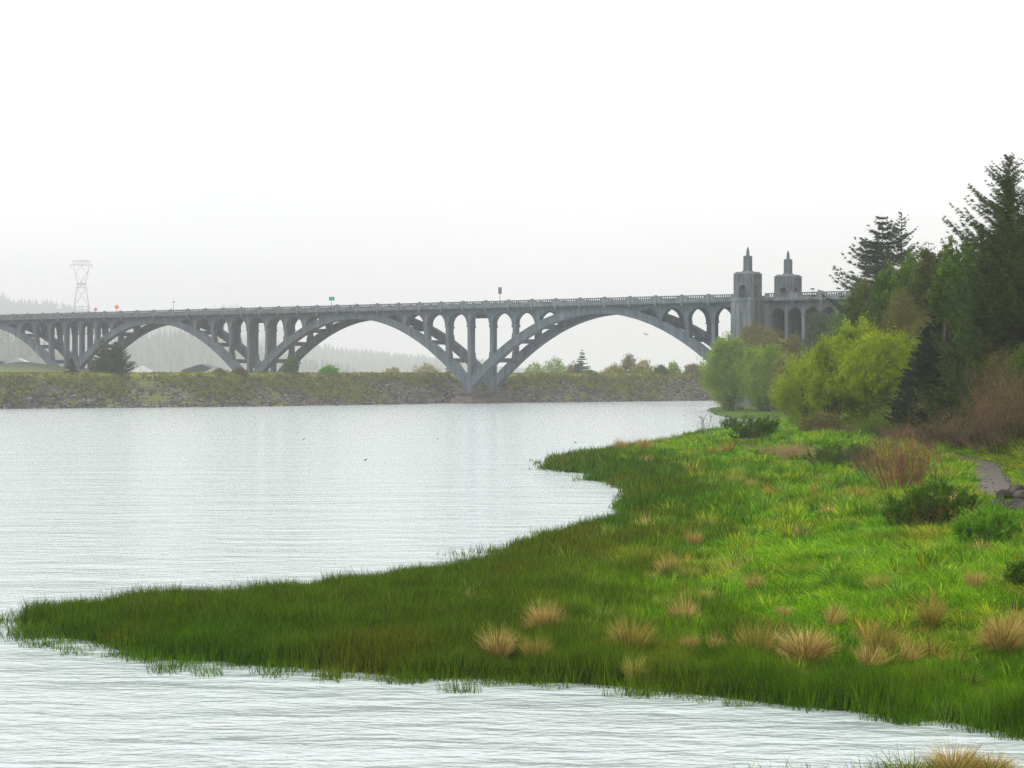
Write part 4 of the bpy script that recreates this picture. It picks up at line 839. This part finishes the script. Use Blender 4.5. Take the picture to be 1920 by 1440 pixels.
for i, (a_, b_, s, dz, lab) in enumerate([(1872, 962, .30, 0, 'dark grey boulder at the left end of the pile beside the path'), (1893, 964, .28, 0, 'dark grey boulder second from the left in the pile beside the path'), (1912, 966, .32, 0, 'dark grey boulder at the right edge of the pile beside the path'), (1884, 948, .27, .12, 'dark boulder on the back of the pile at the path end'), (1905, 946, .33, .2, 'topmost dark boulder of the pile beside the path'), (1925, 952, .34, .15, 'boulder of the path pile cut by the right edge'), (1898, 972, .2, 0, 'smallest boulder in front of the pile beside the path'),
        (1433, 771, 1.0, 0, 'largest dark boulder on the far green spit'), (1387, 767, .7, 0, 'dark boulder left on the far green spit'), (1470, 772, .7, 0, 'dark boulder right on the far green spit'), (1452, 768, .6, 0, 'small boulder behind the largest one on the far spit'), (1365, 782, .45, -.1, 'small dark rock in the water at the tip of the far spit'), (1412, 783, .5, -.1, 'wet dark rock at the waterline of the far spit'), (1455, 783, .5, -.1, 'wet rock right of the others at the far spit waterline'), (1268, 815, .25, 0, 'pale small rock on the shore left of the sapling'), (1236, 822, .22, 0, 'whitish small rock lowest on the shore'), (1518, 805, .5, .1, 'pale rock beside the far end of the footpath')]):
    boulder(a_, b_, s*(1.35 if i < 7 else 1), lab, 200+i, dz+(.16 if i < 7 else 0))

# ------------------------------------------------------------------ grass
def blades(seed, n, rad, h, w, lean, seg=3, curl=.3, flare=0., hvar=.4):
    r_ = np.random.default_rng(seed); a = r_.random(n)*6.283; q = rad*r_.random(n)**.5; bx, by = np.cos(a)*q, np.sin(a)*q
    H = h*(1-hvar+hvar*1.4*r_.random(n)); az = np.where(r_.random(n) < flare, a, r_.random(n)*6.283)+r_.normal(size=n)*.4; ln = lean*(.2+r_.random(n))*H; V = []
    wa = r_.random(n)*6.283; wx, wy = np.cos(wa)*w/2, np.sin(wa)*w/2
    for i in range(seg+1):
        t_ = i/seg; x = bx+np.cos(az)*ln*t_**1.7; y = by+np.sin(az)*ln*t_**1.7; z = H*t_*(1-curl*t_**2*np.clip(lean, 0, 1.2)*r_.random(n)); k_ = (1-t_*.9)
        V += [np.stack([x-wx*k_, y-wy*k_, z], -1), np.stack([x+wx*k_, y+wy*k_, z], -1)]
    V = np.stack(V, 1); nv = 2*(seg+1); f = np.array([[2*i, 2*i+1, 2*i+3, 2*i+2] for i in range(seg)])[None]+(np.arange(n)*nv)[:, None, None]
    return V.reshape(-1, 3), f.reshape(-1, 4), np.repeat(r_.random(n), seg)
def tuss(seed, n, h, rad, lean, w=.0075, wild=.3, seg=6):
    "a fountain of arching blades: each leaves the base at its own angle and bends over"
    r_ = np.random.default_rng(seed); a = r_.random(n)*6.283; q = rad*r_.random(n)**.5; th = np.radians(3+54*lean*r_.random(n)**.85); Ln = h*(.65+.55*r_.random(n)); dr = (.35+.95*r_.random(n))*lean
    wa = r_.random(n)*6.283; wx, wy = np.cos(wa)*w, np.sin(wa)*w; V = []
    az = a+r_.normal(size=n)*.35; px_ = np.cos(a)*q; py_ = np.sin(a)*q; pz_ = np.zeros(n)-.04
    for i in range(seg+1):
        k_ = 1-.92*(i/seg)**1.3; V += [np.stack([px_-wx*k_, py_-wy*k_, pz_], -1), np.stack([px_+wx*k_, py_+wy*k_, pz_], -1)]
        t_ = th+dr*(i/seg)**1.5*1.3; px_ = px_+np.cos(az)*np.sin(t_)*Ln/seg; py_ = py_+np.sin(az)*np.sin(t_)*Ln/seg; pz_ = pz_+np.cos(t_)*Ln/seg
    V = np.stack(V, 1); nv = 2*(seg+1); f = np.array([[2*i, 2*i+1, 2*i+3, 2*i+2] for i in range(seg)])[None]+(np.arange(n)*nv)[:, None, None]
    return V.reshape(-1, 3), f.reshape(-1, 4), np.repeat(r_.random(n), seg)
def proto_coll(name, specs, mat):
    cl = bpy.data.collections.new(name)
    for i, s in enumerate(specs):
        V, Fc, tn = blades(*s[:6], **(s[6] if len(s) > 6 else {})); me = npmesh('grass_tuft', V, Fc, mat); me.attributes.new('blade', 'FLOAT', 'FACE').data.foreach_set('value', tn.astype(np.float32)); cl.objects.link(bpy.data.objects.new('%s_%02d' % (name, i), me))
    return cl
def scatter(name, label, P_, rz, scl, idx, col, cl, tilt=.12, seed=1):
    r_ = np.random.default_rng(seed); n = len(P_); me = bpy.data.meshes.new(name); me.vertices.add(n); me.vertices.foreach_set('co', np.asarray(P_, np.float32).ravel())
    def at_(nm_, ty, v, f='value'): a = me.attributes.new(nm_, ty, 'POINT'); a.data.foreach_set(f, np.asarray(v).ravel())
    at_('rot', 'FLOAT_VECTOR', np.stack([r_.normal(size=n)*tilt, r_.normal(size=n)*tilt, rz], -1).astype(np.float32), 'vector'); at_('scl', 'FLOAT_VECTOR', scl.astype(np.float32), 'vector'); at_('pick', 'INT', idx.astype(np.int32)); at_('tint', 'FLOAT', r_.random(n).astype(np.float32))
    cc = np.ones((n, 4), np.float32); cc[:, :3] = col; at_('gcol', 'FLOAT_COLOR', cc, 'color'); me.update()
    o = link(name, me); g = bpy.data.node_groups.new(name, 'GeometryNodeTree'); g.interface.new_socket('Geometry', in_out='INPUT', socket_type='NodeSocketGeometry'); g.interface.new_socket('Geometry', in_out='OUTPUT', socket_type='NodeSocketGeometry')
    nd = g.nodes; i_ = nd.new('NodeGroupInput'); o_ = nd.new('NodeGroupOutput'); ip = nd.new('GeometryNodeInstanceOnPoints'); ci = nd.new('GeometryNodeCollectionInfo')
    ci.inputs['Collection'].default_value = cl; ci.inputs['Separate Children'].default_value = True; ci.inputs['Reset Children'].default_value = True; ip.inputs['Pick Instance'].default_value = True
    def na(nm_, ty): a = nd.new('GeometryNodeInputNamedAttribute'); a.data_type = ty; a.inputs['Name'].default_value = nm_; return a.outputs['Attribute']
    g.links.new(i_.outputs[0], ip.inputs['Points']); g.links.new(ci.outputs[0], ip.inputs['Instance']); g.links.new(na('pick', 'INT'), ip.inputs['Instance Index']); g.links.new(na('scl', 'FLOAT_VECTOR'), ip.inputs['Scale'])
    e2r = nd.new('FunctionNodeEulerToRotation'); g.links.new(na('rot', 'FLOAT_VECTOR'), e2r.inputs[0]); g.links.new(e2r.outputs[0], ip.inputs['Rotation']); g.links.new(ip.outputs[0], o_.inputs[0])
    md = o.modifiers.new('grass', 'NODES'); md.node_group = g
    return tag(o, label, kind='stuff')
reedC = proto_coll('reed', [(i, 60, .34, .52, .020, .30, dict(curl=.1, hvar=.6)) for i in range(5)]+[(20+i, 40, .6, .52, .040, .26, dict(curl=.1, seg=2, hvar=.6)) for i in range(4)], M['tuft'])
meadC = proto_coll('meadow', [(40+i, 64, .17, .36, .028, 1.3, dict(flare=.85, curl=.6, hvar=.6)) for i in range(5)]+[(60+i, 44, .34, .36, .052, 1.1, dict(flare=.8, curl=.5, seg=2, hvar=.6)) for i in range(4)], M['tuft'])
def spread(n, x0, x1, y0, y1, near_bias=1.0):
    "random ground points, denser near the viewer, inside the visible wedge (and a little beside it)"
    u = rng.random(n); D = y0*(y1/y0)**(u**near_bias); X = rng.uniform(-.275, .29, n)*D; k_ = (X > x0) & (X < x1); return X[k_], D[k_]
def grass(n, near_bias=1.):
    X, Y = spread(n, -13, 60, 29, 250, near_bias); z, d, dm, dh = land_z(X, Y); return X, Y, z, d, dm, dh
X, Y, z, d, dm, dh = grass(170000)
pd_ = pathdist(X, Y); n2 = fbm(X*1.3, Y*.9, 25); dens = np.where(Y < 70, 1, np.where(Y < 120, .8, .7))
isM = (dm+3.0+(n2-.5)*7) > 3.0+2*(rng.random(len(X))-.5)
edge = fbm(X*.9, Y*.4, 91)
wet = (d <= .0) & (d > -(.5+2.8*edge**2*np.clip((6-X)/10, .15, 1.6)*1.6)) & (rng.random(len(X)) < .13*np.exp(d*1.0)) & (Y < 160)
ok = ((d > 0) | wet) & (dh < 14) & (pd_ > 1.1) & (rng.random(len(X)) < dens)
z = np.where(d > 0, z, -.06)
col = colfield(X, Y, dm, dh, d)
a_ = ok & ~isM; b_ = ok & isM
def do(name, label, k_, cl, farY, hsc, seed):
    n = int(k_.sum()); x, y = X[k_], Y[k_]; r_ = np.random.default_rng(seed); far = y > farY
    idx = np.where(far, 5+r_.integers(0, 4, n), r_.integers(0, 5, n)); hs = hsc*(.35+1.3*fbm(x*1.1, y*.8, 95, 2))*(.85+.3*r_.random(n)); ws_ = np.clip(np.where(far, y/75, y/42), .75, 2.4)
    hs = hs*np.where(d[k_] < 0, .62, 1.)
    scatter(name, label, np.stack([x, y, z[k_]-.02], -1), r_.random(n)*6.28, np.stack([ws_, ws_, hs], -1), idx, np.clip(col[k_]*(.8+.4*r_.random((n, 1))), 0, 1), cl, seed=seed)
    return n
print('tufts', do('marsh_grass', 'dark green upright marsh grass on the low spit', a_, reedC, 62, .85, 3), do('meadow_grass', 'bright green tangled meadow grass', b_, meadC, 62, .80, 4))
ftC = bpy.data.collections.new('fountain')
for i in range(6):
    V_, F_, t_n = tuss(500+i, 150, .42, .12, [.7, .8, .95][i % 3], .012, seg=4); me_ = npmesh('grass_tuft', V_, F_, M['tuft']); me_.attributes.new('blade', 'FLOAT', 'FACE').data.foreach_set('value', t_n.astype(np.float32)); ftC.objects.link(bpy.data.objects.new('fountain_%d' % i, me_))
cx_, cy_, cz_, cd_, cdm_, cdh_ = grass(7000); k_ = (cd_ > 1.2) & (cdm_ > -5) & (cdh_ < 10) & (pathdist(cx_, cy_) > 1.4) & (cy_ < 160)
cx_, cy_, cz_ = cx_[k_], cy_[k_], cz_[k_]; n = len(cx_); pal = np.array([[.10, .30, .01], [.16, .42, .02], [.45, .62, .03], [.34, .60, .10], [.55, .40, .09], [.62, .36, .10], [.30, .55, .015], [.70, .55, .2]])
ch = rng.choice(8, n, p=[.22, .24, .20, .12, .05, .02, .12, .03]); sc_ = (.5+.9*rng.random(n)**2)*np.clip(cy_/60, .9, 1.5)
scatter('grass_clumps', 'scattered coarse clumps of green and dry grass in the meadow', np.stack([cx_, cy_, cz_+.03], -1), rng.random(n)*6.28, np.stack([sc_, sc_, sc_*1.25], -1), rng.integers(0, 6, n), pal[ch]*(.8+.4*rng.random((n, 1))), ftC, seed=77)
# tall upright stalks at the far back rim, standing in the water: thin reeds of the tip
# near bank grass at the lower right
n = 6000; X = rng.uniform(-12, 14, n); Y = rng.uniform(19, 30.4, n); z, d = near_z(X, Y); k_ = d > .12; X, Y, z = X[k_], Y[k_], z[k_]; nn_ = fbm(X*.8, Y*.8, 33)[:, None]
cg = np.array([.42, .34, .13])*(1-nn_)+np.array([.17, .30, .04])*nn_; kk = sstep((X-5.4)/1)[:, None]; cg = cg*kk+(cg*.4+np.array([.12, .24, .03])*.6)*(1-kk)
scatter('bank_grass', 'straw coloured grass on the near bank at the lower right', np.stack([X, Y, z], -1), rng.random(len(X))*6.28, np.repeat((.7+.5*rng.random(len(X)))[:, None], 3, 1), rng.integers(0, 5, len(X)), cg, meadC, seed=8)

# tussocks: each one a thing
TP = {}
def tussmesh(kind, mat, n, h, rad, lean, seed):
    V, Fc, tn = tuss(seed, n, h, rad, lean); me = npmesh('tussock', V, Fc, M[mat], tint=tn); return me
kinds = {'big': tussmesh('big', 'straw', 1500, .74, .16, 1.0, 301), 'big2': tussmesh('b2', 'straw', 1500, .70, .18, .95, 302), 'mid': tussmesh('m', 'straw', 520, .68, .13, .75, 303), 'green': tussmesh('g', 'straw_g', 620, .72, .15, .7, 304), 'yel': tussmesh('y', 'straw_y', 520, .55, .2, .8, 305), 'lean': tussmesh('l', 'straw', 420, .75, .12, .9, 306)}
T_ = [(1022, 1208, 'big', 1.0, 'widest straw tussock with arching blades left of centre on the marsh'), (933, 1258, 'mid', 1.1, 'upright brown tussock left of and below the widest one'), (872, 1258, 'yel', .6, 'small yellow-green tussock leftmost of the tussock row'), (1003, 1262, 'green', .8, 'greenish tussock right of the upright brown one near the water'), (1180, 1250, 'green', 1.25, 'tall half-green tussock in the gap near the waterline'), (1188, 1290, 'yel', .8, 'yellow tussock standing right at the waterline'),
      (1282, 1195, 'mid', 1.05, 'reddish tan tussock at the base of the tall pale stalks'), (1255, 1098, 'mid', 1.0, 'pale straw tussock above the tall pale stalks'), (1222, 1106, 'yel', .7, 'low pale tussock left of the one above the stalks'), (1292, 1102, 'yel', .9, 'straw tuft right of the one above the stalks'), (1328, 1150, 'yel', .85, 'light yellow tuft right of the tall stalks'), (1240, 1160, 'yel', .7, 'small light tuft left of the tall stalks'), (1302, 1036, 'mid', .8, 'isolated brown tussock higher in the meadow centre'), (1295, 1240, 'mid', .55, 'small brown tuft below the reddish tan tussock'), (1340, 1245, 'lean', .6, 'low leaning brown tuft right of the small brown one'),
      (1418, 1262, 'green', 1.15, 'greyish half-green tussock left of the roundest one'), (1512, 1262, 'big2', 1.12, 'roundest orange straw tussock at the lower right'), (1560, 1192, 'lean', .8, 'bent brown tussock above and right of the roundest one'), (1655, 1250, 'green', 1.0, 'olive brown tussock right of the roundest one'), (1628, 1275, 'lean', .9, 'leaning pale straw tussock just below the olive brown one'), (1880, 1240, 'big', 1.0, 'large collapsed orange-brown tussock near the right edge'), (1905, 1222, 'lean', 1.0, 'upper right brown tussock touching the collapsed one'), (1700, 1262, 'lean', .7, 'low straw tuft between the olive tussock and the right edge'),
      (1412, 1125, 'mid', .7, 'tan tuft in the meadow left of centre right'), (1470, 1175, 'mid', .5, 'small tan tuft above the roundest tussock'), (1645, 1122, 'yel', .9, 'yellowish tuft in the bright meadow'), (1520, 1090, 'mid', .45, 'small rusty tuft high in the bright meadow'), (1165, 852, 'mid', 1.6, 'far straw tuft on the dark tongue, left one of two'), (1205, 850, 'mid', 1.5, 'far straw tuft on the dark tongue, right one of two'), (1245, 838, 'mid', 1.2, 'far brownish tuft beyond the two on the tongue'), (1380, 918, 'yel', 1.3, 'pale tuft on the border of dark and bright grass'), (1410, 924, 'yel', 1.0, 'pale tuft just right of the border tuft'), (1245, 1000, 'yel', 1.0, 'pale tuft at the left border of the bright meadow'), (1330, 1002, 'yel', .9, 'pale tuft right of the border tufts'), (1195, 840, 'yel', 1.2, 'small straw tuft at the far water edge'), (1745, 1190, 'green', .8, 'olive tuft in the bright meadow at lower right'), (1830, 1120, 'mid', .6, 'reddish weed tuft right in the bright meadow')]
for i, (a_, b_, kd, s, lab) in enumerate(T_):
    x, y, z = gpt(a_, b_); o = link('grass_tussock', kinds[kd]); o.location = (x, y, z+.16); o.rotation_euler = (random.uniform(-.1, .1), random.uniform(-.1, .1)+(.45 if kd == 'lean' else 0), random.random()*.8-.4+(i*2.1 if kd != 'lean' else 0)); v_ = random.uniform(.88, 1.12); v_ *= .84; o.scale = (s*v_, s*v_, s*random.uniform(1.05, 1.3))
    tag(o, lab, 'grass tussock', 'tussocks of the meadow')
x, y, z = gpt(1284, 1178); mb = MB()
for i in range(26):
    a = random.uniform(-.16, .16); mb.tube((a, random.uniform(-.15, .15), 0), (a*1.5-.05, random.uniform(-.2, .2), random.uniform(.6, 1.05)), .006, .004, 3)
tag(mb.build('dry_stalks', M['straw']), 'tall pale dry stalks standing upright in the marsh', 'grass stalks').location = (x, y, z)
bpy.data.objects['dry_stalks'].data.attributes.new('tint', 'FLOAT', 'FACE').data.foreach_set('value', np.random.default_rng(2).random(len(bpy.data.objects['dry_stalks'].data.polygons)).astype(np.float32))
for i, (x, y, s, kd, lab) in enumerate([(6.35, 29.1, 1.0, 'big', 'straw tussock on the near bank at the lower right corner'), (5.7, 28.9, .8, 'yel', 'yellow-green tussock left of the corner one on the near bank'), (6.9, 29.2, .8, 'big2', 'straw tussock right of the corner one on the near bank')]):
    o = link('grass_tussock', kinds[kd]); o.location = (x, y, float(near_z(np.array([x]), np.array([y]))[0][0])-.05); o.scale = (s*.9, s*.9, s*.95); tag(o, lab, 'grass tussock', 'tussocks of the near bank')

# birds on the water
def bird(px_, py_, s, label, mat, z=.0, wings=False):
    x, y = P(px_, py_, z) if not wings else PD(px_, 330); z = z if not wings else ZD(py_, 330); mb = MB(); r_ = [(-.3, .02, .08), (-.2, .09, .07), (0, .13, .06), (.15, .11, .08), (.26, .05, .12), (.30, .045, .2), (.36, .05, .26), (.42, .02, .25)]
    for (a, ra, za), (b_, rb, zb) in zip(r_[:-1], r_[1:]): mb.tube((a*s, 0, za*s), (b_*s, 0, zb*s), ra*s, rb*s, 7)
    e = empty('water_bird' if not wings else 'gull', (x, y, z), label, 'bird', None, random.random()*6); mb.build('body', mat, e)
    if wings:
        for sg in (-1, 1): MB().add([(-.08*s, 0, .1*s), (.1*s, 0, .1*s), (.05*s, sg*.5*s, .3*s), (-.15*s, sg*.9*s, .2*s), (-.08*s, 0, .13*s), (.1*s, 0, .13*s), (.05*s, sg*.5*s, .33*s), (-.15*s, sg*.9*s, .22*s)], [(0, 1, 2, 3), (7, 6, 5, 4), (0, 4, 5, 1), (1, 5, 6, 2), (2, 6, 7, 3), (3, 7, 4, 0)]).build('wing', mat, e)
bird(1212, 628, 1.0, 'pale gull flying under the right bridge arch', M['gull'], wings=True)
for a_, b_, lab in [(820, 823, 'dark water bird in the middle of the river'), (685, 863, 'dark water bird nearest to the viewer on the river'), (569, 824, 'dark water bird furthest left on the river'), (1079, 830, 'dark water bird close to the grass tongue'), (1283, 779, 'dark water bird near the far spit')]: bird(a_, b_, .42, lab, M['feather'])

# ------------------------------------------------------------------ fog
m, t, out, L = newmat('fog'); v = N(t, 'ShaderNodeVolumePrincipled'); v.inputs['Color'].default_value = (.962, .962, 1, 1); v.inputs['Density'].default_value = .00030; v.inputs['Anisotropy'].default_value = .0
L(v.outputs[0], out.inputs['Volume'])
hz = MB().box(-8400, 8400, -8400, 8400, -3.3, 350).build('haze', m); hz.display_type = 'WIRE'; tag(hz, 'thin white fog over river and hills', kind='stuff')
